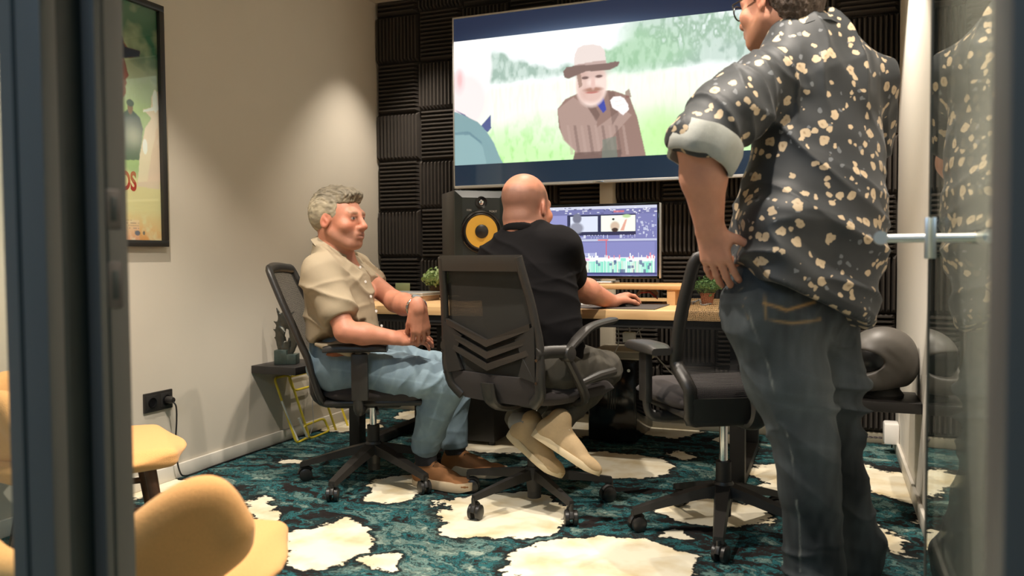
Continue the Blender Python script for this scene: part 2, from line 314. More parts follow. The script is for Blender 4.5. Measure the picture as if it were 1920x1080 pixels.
# ------------------------------------------------------------------ mesh helpers
class MB:
    def __init__(s): s.v = []; s.f = []
    def add(s, vs, fs):
        o = len(s.v); s.v += [tuple(map(float, p)) for p in vs]; s.f += [tuple(i+o for i in f) for f in fs]; return s
    def box(s, x0, x1, y0, y1, z0, z1):
        return s.add([(x0, y0, z0), (x1, y0, z0), (x1, y1, z0), (x0, y1, z0), (x0, y0, z1), (x1, y0, z1), (x1, y1, z1), (x0, y1, z1)],
                     [(0, 3, 2, 1), (4, 5, 6, 7), (0, 1, 5, 4), (1, 2, 6, 5), (2, 3, 7, 6), (3, 0, 4, 7)])
    def rbox(s, x0, x1, y0, y1, z0, z1, r=.005, seg=2):
        bm = bmesh.new(); bmesh.ops.create_cube(bm, size=1)
        for v in bm.verts: v.co = Vector(((x0+x1)/2+v.co.x*(x1-x0), (y0+y1)/2+v.co.y*(y1-y0), (z0+z1)/2+v.co.z*(z1-z0)))
        r = min(r, .49*min(x1-x0, y1-y0, z1-z0))
        bmesh.ops.bevel(bm, geom=bm.edges[:], offset=r, segments=seg, affect='EDGES', profile=.5)
        bm.verts.index_update()
        s.add([v.co[:] for v in bm.verts], [[v.index for v in f.verts] for f in bm.faces]); bm.free(); return s
    def tube(s, pts, r, n=10, closed=False, caps=True, flat=None):
        """round bar along points; r scalar or list; flat=(vector, factor) squashes the section along a direction"""
        P = [np.array(p, float) for p in pts]; m_ = len(P); rr = [r]*m_ if np.isscalar(r) else list(r)
        T = []
        for i in range(m_):
            a = P[(i-1) % m_] if (closed or i > 0) else P[i]; b = P[(i+1) % m_] if (closed or i < m_-1) else P[i]
            t = b-a; T.append(t/(np.linalg.norm(t)+1e-12))
        ref = np.array([0, 0, 1.]) if abs(T[0][2]) < .9 else np.array([1., 0, 0])
        nrm = np.cross(T[0], ref); nrm /= np.linalg.norm(nrm)
        vs = []
        for i in range(m_):
            nrm = nrm-T[i]*np.dot(nrm, T[i]); nrm /= np.linalg.norm(nrm); bi = np.cross(T[i], nrm)
            for k in range(n):
                a = 2*PI*k/n; d = rr[i]*(math.cos(a)*nrm+math.sin(a)*bi)
                if flat is not None:
                    fv = np.array(flat[0], float); fv /= np.linalg.norm(fv); d = d+(flat[1]-1)*np.dot(d, fv)*fv
                vs.append(P[i]+d)
        fs = []
        for i in range(m_ if closed else m_-1):
            j = (i+1) % m_
            for k in range(n):
                k2 = (k+1) % n; fs.append((i*n+k, i*n+k2, j*n+k2, j*n+k))
        if caps and not closed:
            fs.append(tuple(range(n-1, -1, -1))); fs.append(tuple((m_-1)*n+k for k in range(n)))
        return s.add(vs, fs)
    def lathe(s, prof, n=24, c=(0, 0, 0), axis=(0, 0, 1)):
        ax = Vector(axis).normalized(); q = Vector((0, 0, 1)).rotation_difference(ax); vs = []
        for (r, z) in prof:
            for k in range(n):
                a = 2*PI*k/n; p = q @ Vector((r*math.cos(a), r*math.sin(a), z)); vs.append((p.x+c[0], p.y+c[1], p.z+c[2]))
        fs = []; m_ = len(prof)
        for i in range(m_-1):
            for k in range(n):
                k2 = (k+1) % n; fs.append((i*n+k, i*n+k2, (i+1)*n+k2, (i+1)*n+k))
        if prof[0][0] > 1e-6: fs.append(tuple(range(n-1, -1, -1)))
        if prof[-1][0] > 1e-6: fs.append(tuple((m_-1)*n+k for k in range(n)))
        return s.add(vs, fs)
    def loft(s, secs, closed_sec=True, caps=True):
        n = len(secs[0]); vs = [p for sec in secs for p in sec]; fs = []
        for i in range(len(secs)-1):
            for k in range(n if closed_sec else n-1):
                k2 = (k+1) % n; fs.append((i*n+k, i*n+k2, (i+1)*n+k2, (i+1)*n+k))
        if caps and closed_sec:
            fs.append(tuple(range(n-1, -1, -1))); fs.append(tuple((len(secs)-1)*n+k for k in range(n)))
        return s.add(vs, fs)
    def prism(s, poly, a, b, fn):
        """poly: 2D outline; fn(u, v, w) -> 3D; extruded between w=a and w=b"""
        n = len(poly)
        vs = [fn(u, v, a) for u, v in poly]+[fn(u, v, b) for u, v in poly]
        fs = [tuple(range(n-1, -1, -1)), tuple(range(n, 2*n))]+[(i, (i+1) % n, n+(i+1) % n, n+i) for i in range(n)]
        return s.add(vs, fs)
    def xf(s, M):
        s.v = [tuple(M @ Vector(p)) for p in s.v]; return s
    def mesh(s, name, mt, smooth=True, ang=35):
        me = bpy.data.meshes.new(name); me.from_pydata(s.v, [], s.f); me.update()
        bm = bmesh.new(); bm.from_mesh(me); bmesh.ops.recalc_face_normals(bm, faces=bm.faces); bm.to_mesh(me); bm.free()
        if mt: me.materials.append(mt)
        if smooth:
            me.polygons.foreach_set('use_smooth', [True]*len(me.polygons)); me.set_sharp_from_angle(angle=math.radians(ang))
        return me
    def obj(s, name, mt, parent=None, smooth=True, ang=35, loc=None):
        o = bpy.data.objects.new(name, s.mesh(name, mt, smooth, ang)); COL.objects.link(o)
        if parent is not None: o.parent = parent
        if loc is not None: o.location = loc
        return o
def link(name, me, parent=None, loc=None):
    o = bpy.data.objects.new(name, me); COL.objects.link(o)
    if parent is not None: o.parent = parent
    if loc is not None: o.location = loc
    return o
def tag(o, label=None, cat=None, group=None, kind=None):
    if label: o['label'] = label
    if cat: o['category'] = cat
    if group: o['group'] = group
    if kind: o['kind'] = kind
    return o
def thing(name, label, cat, loc=(0, 0, 0), rz=0, group=None):
    o = bpy.data.objects.new(name, None); COL.objects.link(o); o.location = loc; o.rotation_euler = (0, 0, rz); o.empty_display_size = .1
    return tag(o, label, cat, group)
def copy_tree(o, parent=None):
    c = o.copy(); COL.objects.link(c); c.parent = parent
    for ch in list(o.children): copy_tree(ch, c)
    return c
def crom(pts, n=8, closed=False):
    P = [np.array(p, float) for p in pts]; m_ = len(P); out = []
    rng = range(m_) if closed else range(m_-1)
    for i in rng:
        p0 = P[(i-1) % m_] if closed or i > 0 else 2*P[0]-P[1]
        p1 = P[i]; p2 = P[(i+1) % m_]
        p3 = P[(i+2) % m_] if closed or i+2 < m_ else 2*P[-1]-P[-2]
        for k in range(n):
            t = k/n; out.append(.5*((2*p1)+(-p0+p2)*t+(2*p0-5*p1+4*p2-p3)*t*t+(-p0+3*p1-3*p2+p3)*t**3))
    if not closed: out.append(P[-1])
    return out
def rrect(w, h, r, n=5):
    out = []
    for cx, cy, a0 in ((w/2-r, h/2-r, 0), (-w/2+r, h/2-r, PI/2), (-w/2+r, -h/2+r, PI), (w/2-r, -h/2+r, 1.5*PI)):
        for k in range(n+1):
            a = a0+PI/2*k/n; out.append((cx+r*math.cos(a), cy+r*math.sin(a)))
    return out
def text_mesh(txt, size, depth, mt, name, bold=0.0):
    cu = bpy.data.curves.new('lettering', 'FONT'); cu.body = txt; cu.size = size; cu.extrude = depth; cu.offset = bold; cu.align_x = 'CENTER'; cu.align_y = 'CENTER'
    o = bpy.data.objects.new('lettering', cu); COL.objects.link(o)
    me = bpy.data.meshes.new_from_object(o.evaluated_get(bpy.context.evaluated_depsgraph_get()))
    bpy.data.objects.remove(o); bpy.data.curves.remove(cu); me.name = name; me.materials.clear(); me.materials.append(mt); return me

# ------------------------------------------------------------------ painted flat pictures (screens, poster): a grid of cells with a colour each
class Canvas:
    def __init__(s, u0, u1, v0, v1, nu, nv, bg):
        s.u = np.linspace(u0, u1, nu+1); s.v = np.linspace(v0, v1, nv+1); s.e = (u0, u1, v0, v1); s.nu = nu; s.nv = nv
        s.U, s.V = np.meshgrid((s.u[:-1]+s.u[1:])/2, (s.v[:-1]+s.v[1:])/2); s.c = np.zeros((nv, nu, 3)); s.c[:] = bg
    def _mix(s, a, col): s.c += a[..., None]*(np.array(col)-s.c)
    def ell(s, cu, cv, ru, rv, col, soft=.15, rot=0, alpha=1):
        x = s.U-cu; y = s.V-cv; c, n = math.cos(rot), math.sin(rot); d = np.hypot((x*c+y*n)/ru, (-x*n+y*c)/rv)
        s._mix(alpha*np.clip((1+soft/2-d)/soft, 0, 1), col)
    def poly(s, pts, col, alpha=1):
        ins = np.zeros(s.U.shape, bool); n = len(pts)
        for i in range(n):
            (x1, y1), (x2, y2) = pts[i], pts[(i+1) % n]
            if y1 == y2: continue
            c = ((y1 > s.V) != (y2 > s.V)) & (s.U < (x2-x1)*(s.V-y1)/(y2-y1)+x1); ins ^= c
        a = ins.astype(float); 
        p = np.pad(a, 1, mode='edge'); a = (p[1:-1, 1:-1]*2+p[:-2, 1:-1]+p[2:, 1:-1]+p[1:-1, :-2]+p[1:-1, 2:])/6
        s._mix(alpha*a, col)
    def rect(s, u0, u1, v0, v1, col, alpha=1):
        s._mix(alpha*((s.U >= u0) & (s.U <= u1) & (s.V >= v0) & (s.V <= v1)).astype(float), col)
    def field(s, a, col): s._mix(np.clip(a, 0, 1), col)
    def noise(s, su, sv, seed, oct_=3):
        r = np.random.default_rng(seed); out = np.zeros(s.U.shape); amp = 1
        for o in range(oct_):
            nx = max(2, int((s.e[1]-s.e[0])/su*2**o)+2); ny = max(2, int((s.e[3]-s.e[2])/sv*2**o)+2); g = r.random((ny+1, nx+1))
            x = (s.U-s.e[0])/(s.e[1]-s.e[0])*(nx-1); y = (s.V-s.e[2])/(s.e[3]-s.e[2])*(ny-1); xi = x.astype(int); yi = y.astype(int); fx = x-xi; fy = y-yi
            fx = fx*fx*(3-2*fx); fy = fy*fy*(3-2*fy)
            out += amp*((g[yi, xi]*(1-fx)+g[yi, xi+1]*fx)*(1-fy)+(g[yi+1, xi]*(1-fx)+g[yi+1, xi+1]*fx)*fy); amp *= .5
        return out/(2-2**(1-oct_))
    def build(s, name, mt, parent, fn):
        n1 = s.nu+1; vs = [fn(u, v) for v in s.v for u in s.u]
        fs = [(j*n1+i, j*n1+i+1, (j+1)*n1+i+1, (j+1)*n1+i) for j in range(s.nv) for i in range(s.nu)]
        me = bpy.data.meshes.new(name); me.from_pydata(vs, [], fs); me.materials.append(mt)
        at = me.color_attributes.new('Col', 'FLOAT_COLOR', 'CORNER')
        c = np.ones((s.nv*s.nu, 4), np.float32); c[:, :3] = np.clip(s.c.reshape(-1, 3), 0, 20)
        at.data.foreach_set('color', np.repeat(c, 4, axis=0).ravel()); me.update()
        return link(name, me, parent)
# ================================================================== the setting
def struct(mb, name, mt, **k): return tag(mb.obj(name, mt, **k), kind='structure')
FL0 = -2.2
struct(MB().box(XL-.3, 1.6, FL0, YB+.3, -.05, 0), 'floor', M_carpet, smooth=False)
struct(MB().box(XL-.3, 1.6, FL0, YB+.3, ZC, ZC+.05), 'ceiling', M_ceil, smooth=False)
wb = struct(MB().box(XL-.1, XR+.1, YB+.052, YB+.15, 0, ZC), 'wall_back', M_blackwall, smooth=False)
struct(MB().box(XL-.1, XL, FL0, YB+.052, 0, ZC), 'wall_left', M_wall, smooth=False)
struct(MB().box(XR, XR+.1, Y_DOOR+.08, YB+.052, 0, ZC), 'wall_right', M_wallw, smooth=False)
struct(MB().box(XL-.1, 1.6, FL0-.1, FL0, 0, ZC), 'wall_corridor', M_wall, smooth=False)
struct(MB().box(1.5, 1.6, FL0, Y_DOOR, 0, ZC), 'wall_corridor_side', M_wall, smooth=False)
struct(MB().box(XR, 1.6, Y_DOOR+.0, Y_DOOR+.08, 0, ZC), 'wall_front', M_wall, smooth=False)
struct(MB().rbox(XL, XL+.014, .9, YB+.05, 0, .062, .004), 'baseboard_left', M_base)
struct(MB().rbox(XR-.014, XR, .9, YB+.05, 0, .062, .004), 'baseboard_right', M_base)
M_base2 = mat('baseboard_back_paint', (.30, .27, .20), .6)
struct(MB().rbox(XL+.014, XR-.014, YB+.012, YB+.052, 0, .05, .004), 'baseboard_back', M_base2)

# acoustic foam: one tile = one part of the back wall, ridges modelled
TW, TZ0, TS = (XR-XL)/10, .0555, .30
def foam_mesh(wd, ht, vertical, n):
    mb = MB(); D0, D1 = .012, .050
    mb.box(0, wd, -D0, 0, 0, ht)
    L_, S_ = (ht, wd) if vertical else (wd, ht)
    p = S_/n; ch = .022
    for i in range(n):
        a, c0, c1, b = i*p, (i+.34)*p, (i+.66)*p, (i+1)*p
        q = [(a, D0, .002), (b, D0, .002), (c1, D1, ch), (c0, D1, ch), (a, D0, L_-.002), (b, D0, L_-.002), (c1, D1, L_-ch), (c0, D1, L_-ch)]
        vs = [(s_, -d, l) for s_, d, l in q] if vertical else [(l, -d, s_) for s_, d, l in q]
        mb.add(vs, [(0, 3, 7, 4), (1, 5, 6, 2), (2, 6, 7, 3), (0, 1, 2, 3), (4, 7, 6, 5)])
    return mb.mesh('foam_panel', M_foam, smooth=False)
FM = {True: foam_mesh(TW-.003, TS-.003, True, 12), False: foam_mesh(TW-.003, TS-.003, False, 12)}
FT = {True: foam_mesh(TW-.003, ZC-TZ0-8*TS-.002, True, 12), False: foam_mesh(TW-.003, ZC-TZ0-8*TS-.002, False, 3)}
for c in range(10):
    for k in range(9):
        vert = (c+k) % 2 == 1
        o = link('foam_panel', (FT if k == 8 else FM)[vert], wb, (XL+c*TW+.0015, YB+.052, TZ0+k*TS+.0015))

# entrance: aluminium posts, sidelight, open glass door
X1 = onY(88, 540, .74)[0]; XA = onY(8, 540, .74)[0]; Y1 = onX(120, 540, X1)[1]
XG = X1-.006; YG = onX(165, 540, XG)[1]
X2 = onY(188, 540, YG)[0]; Y2 = onX(243, 540, X2)[1]
post = MB().rbox(XA, X1, .74, Y1, 0, ZC, .003).obj('trim_1', M_frame); tag(post, kind='structure')
MB().box(XA+.004, XG, Y1, YG, 0, ZC).obj('gasket', M_gasket, post, smooth=False)
jb = MB().rbox(XA+.01, X2, YG, Y2, 0, ZC, .002).obj('jamb', M_frame, post)
MB().box(X2-.0005, X2+.0012, YG+.012, YG+.016, 0, ZC).obj('gasket_line', M_gasket, jb, smooth=False)
MB().box(XA+.0275, XA+.0335, .7385, .74, 0, ZC).obj('seam', M_gasket, post, smooth=False)
for (ya, yb) in ((360, 432), (490, 575)):
    za = U(215, ya, 1.15)[2]; zb = U(215, yb, 1.15)[2]; yc = onX(212, 440, X2)[1]
    sp = MB().rbox(X2-.004, X2+.002, yc-.012, yc+.014, zb, za, .003).obj('strike_plate', M_strike, jb)
    MB().rbox(X2+.0012, X2+.0026, yc-.005, yc+.006, zb+(za-zb)*.2, za-(za-zb)*.2, .001).obj('latch_hole', M_gasket, sp)
struct(MB().box(XL, XA, .765, .775, .06, ZC-.02), 'window_1', M_glass, smooth=False)
struct(MB().rbox(XL, XA, .745, .795, 0, .06, .003), 'trim_2', M_frame)
XRF = onY(1888, 540, .72)[0]
rp = struct(MB().rbox(XRF, XRF+.14, .72, Y_DOOR, 0, ZC, .004), 'trim_3', M_frame)
MB().box(XRF+.012, XRF+.2, Y_DOOR, Y_DOOR+.02, 0, ZC).obj('gasket', M_gasket, rp, smooth=False)
# door leaf plane: x = DX + DM*y
DX, DM, DY0, DY1 = .099, .048, .83, 1.79
door = thing('door_1', None, None); tag(door, kind='structure')
door.location = (DX+DM*DY0, DY0, 0); door.rotation_euler = (0, 0, -math.atan(DM)); DW = math.hypot(DY1-DY0, DM*(DY1-DY0))
MB().box(0, .010, 0, DW, .012, 2.12).obj('glass_pane', M_glass, door, smooth=False)
MB().box(-.0015, .0115, DW-.030, DW+.010, .012, 2.12).obj('edge_profile', mat('edge_profile_grey', (.035, .036, .030), .45), door, smooth=False)
M_hz = U(1740, 447, 1.6)[2]
hd = MB().rbox(-.010, 0, DW-.045, DW-.018, M_hz-.04, M_hz+.04, .002).obj('door_handle', M_steel, door)
MB().tube([(-.008, DW-.032, M_hz), (-.088, DW-.032, M_hz)], .0085, 14).obj('neck', M_steel, hd)
MB().tube([(-.088, DW-.020, M_hz), (-.088, DW-.032, M_hz), (-.088, DW-.15, M_hz)], .0125, 16).obj('lever', M_steel, hd)
hd2 = MB().rbox(.010, .020, DW-.045, DW-.018, M_hz-.04, M_hz+.04, .002).obj('door_handle', M_steel, door)
MB().tube([(.018, DW-.032, M_hz), (.07, DW-.032, M_hz)], .0085, 14).obj('neck', M_steel, hd2)
MB().tube([(.07, DW-.020, M_hz), (.07, DW-.15, M_hz)], .0125, 16).obj('lever', M_steel, hd2)
for z in (.25, 1.9): MB().rbox(-.006, .016, -.01, .07, z, z+.09, .003).obj('hinge', M_steel, door)

# ================================================================== television and its picture
YT = 4.28
def tv():
    x0, x1, z0, z1 = -2.032, -.30, 1.352, 2.335
    t = thing('television', 'huge flat television on the foam wall playing an outdoor film', 'television', ((x0+x1)/2, YT+.03, z0))
    ox, oy, oz = -(x0+x1)/2, -(YT+.03), -z0
    M = Matrix.Translation((ox, oy, oz))
    MB().rbox(x0+.004, x1-.004, YT+.006, YT+.05, z0+.004, z1-.004, .004).xf(M).obj('housing', M_gloss, t)
    MB().rbox(x0+.35, x1-.35, YT+.05, YB-.002, z0+.3, z1-.3, .01).xf(M).obj('wall_mount', M_blackm, t)
    b = .010
    fr = MB(); fr.rbox(x0, x1, YT-.004, YT+.03, z1-b, z1, .002); fr.rbox(x0, x1, YT-.004, YT+.03, z0, z0+b*1.6, .002)
    fr.rbox(x0, x0+b*.8, YT-.004, YT+.03, z0, z1, .002); fr.rbox(x1-b*.8, x1, YT-.004, YT+.03, z0, z1, .002)
    fr.xf(M).obj('bezel', M_silver, t)
    MB().rbox((x0+x1)/2-.03, (x0+x1)/2+.03, YT-.006, YT-.003, z0+.004, z0+.012, .001).xf(M).obj('badge', M_chrome, t)
    c = Canvas(x0+.008, x1-.008, z0+.016, z1-.010, 520, 290, (.003, .006, .014))
    def q(px, py): p = onY(px, py, YT); return p[0], p[2]
    ev = lambda r, g, b_, k=1.0: tuple(k*v for v in srgb(r, g, b_))
    zt, zb = 2.197, 1.487                       # letterboxed picture
    U_, V_ = c.U, c.V
    # letterbox glow of the panel
    c.field(np.ones(U_.shape), ev(24, 36, 58))
    c.field((V_ < zb)*1., ev(20, 38, 55))
    inside = ((V_ > zb) & (V_ < zt)).astype(float)
    h = (V_-zb)/(zt-zb)
    c.field(inside, ev(246, 253, 250))
    n1 = c.noise(.10, .08, 1, 4); n2 = c.noise(.03, .05, 2, 3); n3 = c.noise(.012, .09, 3, 3); n4 = c.noise(.3, .2, 5, 3)
    trees = inside*np.clip((h-.60-.05*n1)/.05, 0, 1)*np.clip((1.03-h+.25*(n1-.5)-.10*np.exp(-((U_+1.5)/.35)**2))/.06, 0, 1)
    c.field(trees*.95, ev(196, 214, 204)); c.field(trees*np.clip((n2-.42)*4, 0, 1)*.85, ev(152, 178, 164))
    c.field(trees*np.clip((n3-.6)*4, 0, 1)*.25, ev(222, 234, 226))
    bx, bz = q(1190, 95); bush = inside*np.exp(-(((U_-bx)/.30)**2+((V_-bz)/.13)**2)**2)
    c.field(bush*.9, ev(178, 212, 180)); c.field(bush*np.clip((n2-.4)*4, 0, 1)*.7, ev(148, 190, 152))
    rt = inside*np.clip((U_+.95)/.2, 0, 1)*np.clip((h-.74)/.1, 0, 1); c.field(rt*np.clip((n2-.35)*4, 0, 1)*.75, ev(150, 182, 156)); c.field(rt*np.clip((n2-.62)*6, 0, 1)*.8, ev(232, 243, 240))
    sky = inside*np.clip((h-.86-.12*(n1-.5)+.18*np.exp(-((U_+1.35)/.28)**2))/.05, 0, 1)*np.clip((-.95-U_)/.15, 0, 1); c.field(sky, ev(250, 255, 255))
    field_ = inside*np.clip((.62+.04*n1-h)/.05, 0, 1)
    c.field(field_, ev(246, 253, 236)); c.field(field_*np.clip((n3-.5)*3, 0, 1)*.6, ev(228, 244, 214))
    gr = inside*np.clip((.36-h+.25*(n4-.5))/.3, 0, 1); c.field(gr*.9, ev(196, 240, 168)); c.field(gr*np.clip((n2-.5)*4, 0, 1)*.7, ev(160, 222, 128))
    gr2 = inside*np.exp(-(((U_-q(1260, 0)[0])/.25)**2+((V_-1.62)/.13)**2)); c.field(gr2*.8, ev(190, 240, 150))
    # man in the hat
    P_ = lambda l: [q(*p) for p in l]
    brown, brd, brl = ev(150, 122, 112), ev(112, 90, 84), ev(186, 160, 150)
    c.poly(P_([(1045, 205), (1060, 186), (1090, 172), (1110, 168), (1150, 170), (1180, 180), (1195, 220), (1213, 300), (1075, 301), (1078, 282), (1058, 262), (1048, 240)]), brown)
    c.poly(P_([(1045, 205), (1075, 182), (1100, 200), (1120, 225), (1118, 240), (1165, 205), (1185, 215), (1120, 288), (1080, 285), (1055, 262)]), brl, .6)
    for a in range(9):
        x = 1062+a*13; c.poly(P_([(x, 235), (x+5, 235), (x+14, 290), (x+8, 290)]), brd if a % 2 else brl, .5)
    c.poly(P_([(1090, 180), (1102, 176), (1125, 215), (1118, 228)]), brd, .7); c.poly(P_([(1140, 172), (1152, 172), (1160, 215), (1148, 235)]), brd, .55)
    c.poly(P_([(1078, 287), (1165, 280), (1165, 299), (1074, 301)]), brd, .8)
    c.poly(P_([(1130, 262), (1155, 255), (1158, 299), (1128, 300)]), ev(120, 130, 118), .7)
    c.poly(P_([(1115, 190), (1130, 178), (1137, 205), (1131, 212), (1122, 200)]), ev(70, 80, 165))
    fx, fz = q(1109, 158); c.ell(fx, fz, .088, .12, ev(240, 216, 206), .2); c.ell(*q(1092, 158), .03, .09, ev(214, 180, 168), .8, alpha=.7); c.ell(*q(1109, 138), .09, .03, ev(196, 160, 150), .8, alpha=.6)
    c.ell(*q(1110, 176), .062, .045, ev(214, 178, 166), .5, alpha=.8); c.ell(*q(1110, 173), .035, .007, ev(190, 120, 112), .6)
    c.ell(*q(1112, 168), .05, .012, ev(172, 128, 112), .7); c.ell(*q(1112, 156), .012, .03, ev(226, 190, 180), .8)
    c.ell(*q(1097, 146), .02, .008, ev(120, 96, 92), .6); c.ell(*q(1123, 143), .02, .008, ev(120, 96, 92), .6)
    c.poly(P_([(1081, 140), (1088, 134), (1092, 160), (1086, 166)]), ev(150, 122, 108), .8)
    c.poly(P_([(1076, 128), (1077, 104), (1083, 90), (1095, 84), (1112, 83), (1126, 86), (1134, 94), (1137, 120), (1134, 128)]), ev(228, 214, 208))
    c.poly(P_([(1077, 122), (1110, 116), (1136, 113), (1137, 121), (1100, 128), (1077, 130)]), ev(190, 165, 158))
    c.poly(P_([(1056, 134), (1062, 126), (1080, 123), (1110, 121), (1140, 118), (1154, 115), (1162, 116), (1158, 124), (1143, 131), (1120, 133), (1098, 134), (1082, 141), (1066, 148), (1058, 145)]), ev(128, 106, 100))
    c.poly(P_([(1144, 188), (1150, 182), (1162, 180), (1170, 184), (1178, 196), (1179, 206), (1168, 216), (1158, 208), (1148, 202)]), ev(252, 244, 242)); c.poly(P_([(1152, 190), (1166, 187), (1167, 188.5), (1153, 192)]), ev(238, 220, 216), .7); c.poly(P_([(1155, 198), (1170, 194), (1171, 195.5), (1156, 200)]), ev(238, 220, 216), .7)
    c.poly(P_([(1172, 172), (1180, 166), (1184, 182), (1174, 184)]), ev(140, 100, 92), .8)
    # man in the foreground, left edge of the picture
    c.ell(*q(878, 128), .145, .235, ev(250, 248, 248), .15); c.ell(*q(872, 190), .14, .16, ev(248, 230, 228), .4)
    c.ell(*q(861, 152), .036, .075, ev(248, 216, 216), .5); c.ell(*q(862, 150), .015, .04, ev(236, 190, 190), .9)
    c.poly(P_([(851, 205), (870, 214), (900, 238), (905, 232), (920, 215), (921, 240), (914, 248)]), ev(84, 92, 140))
    c.poly(P_([(840, 206), (860, 212), (895, 228), (912, 246), (926, 268), (935, 290), (943, 306), (943, 330), (840, 330)]), ev(128, 160, 164))
    c.poly(P_([(840, 245), (880, 250), (905, 275), (912, 306), (912, 330), (840, 330)]), ev(150, 182, 184), .6)
    c.poly(P_([(846, 248), (880, 247), (902, 265), (904, 270), (880, 253), (846, 253)]), ev(96, 128, 140), .7)
    bars = 1-inside
    c.field((V_ >= zt)*1., ev(26, 38, 62)); c.field((V_ <= zb)*1., ev(20, 38, 55))
    c.field((V_ >= zt)*np.exp(-((V_-zt)/.035))*np.exp(-((U_+1.3)/.5)**2)*.5, ev(110, 130, 160))
    c.field((V_ <= zb)*np.clip((-1.72-U_)/.02, 0, 1)*np.clip((U_+1.9)/.02, 0, 1)*.4, ev(60, 66, 74))
    c.build('screen', mat_attr('screen_glow', .15, .5, emit=1.08), t, lambda u, v: (u+ox, YT+oy, v+oz))
tv()
MB().rbox(-1.188, -1.113, YB-.06, YB+.045, .06, 1.5, .004).obj('cable_column', M_beigepanel)
tag(bpy.data.objects['cable_column'], 'cream vertical cable column under the big television', 'column')

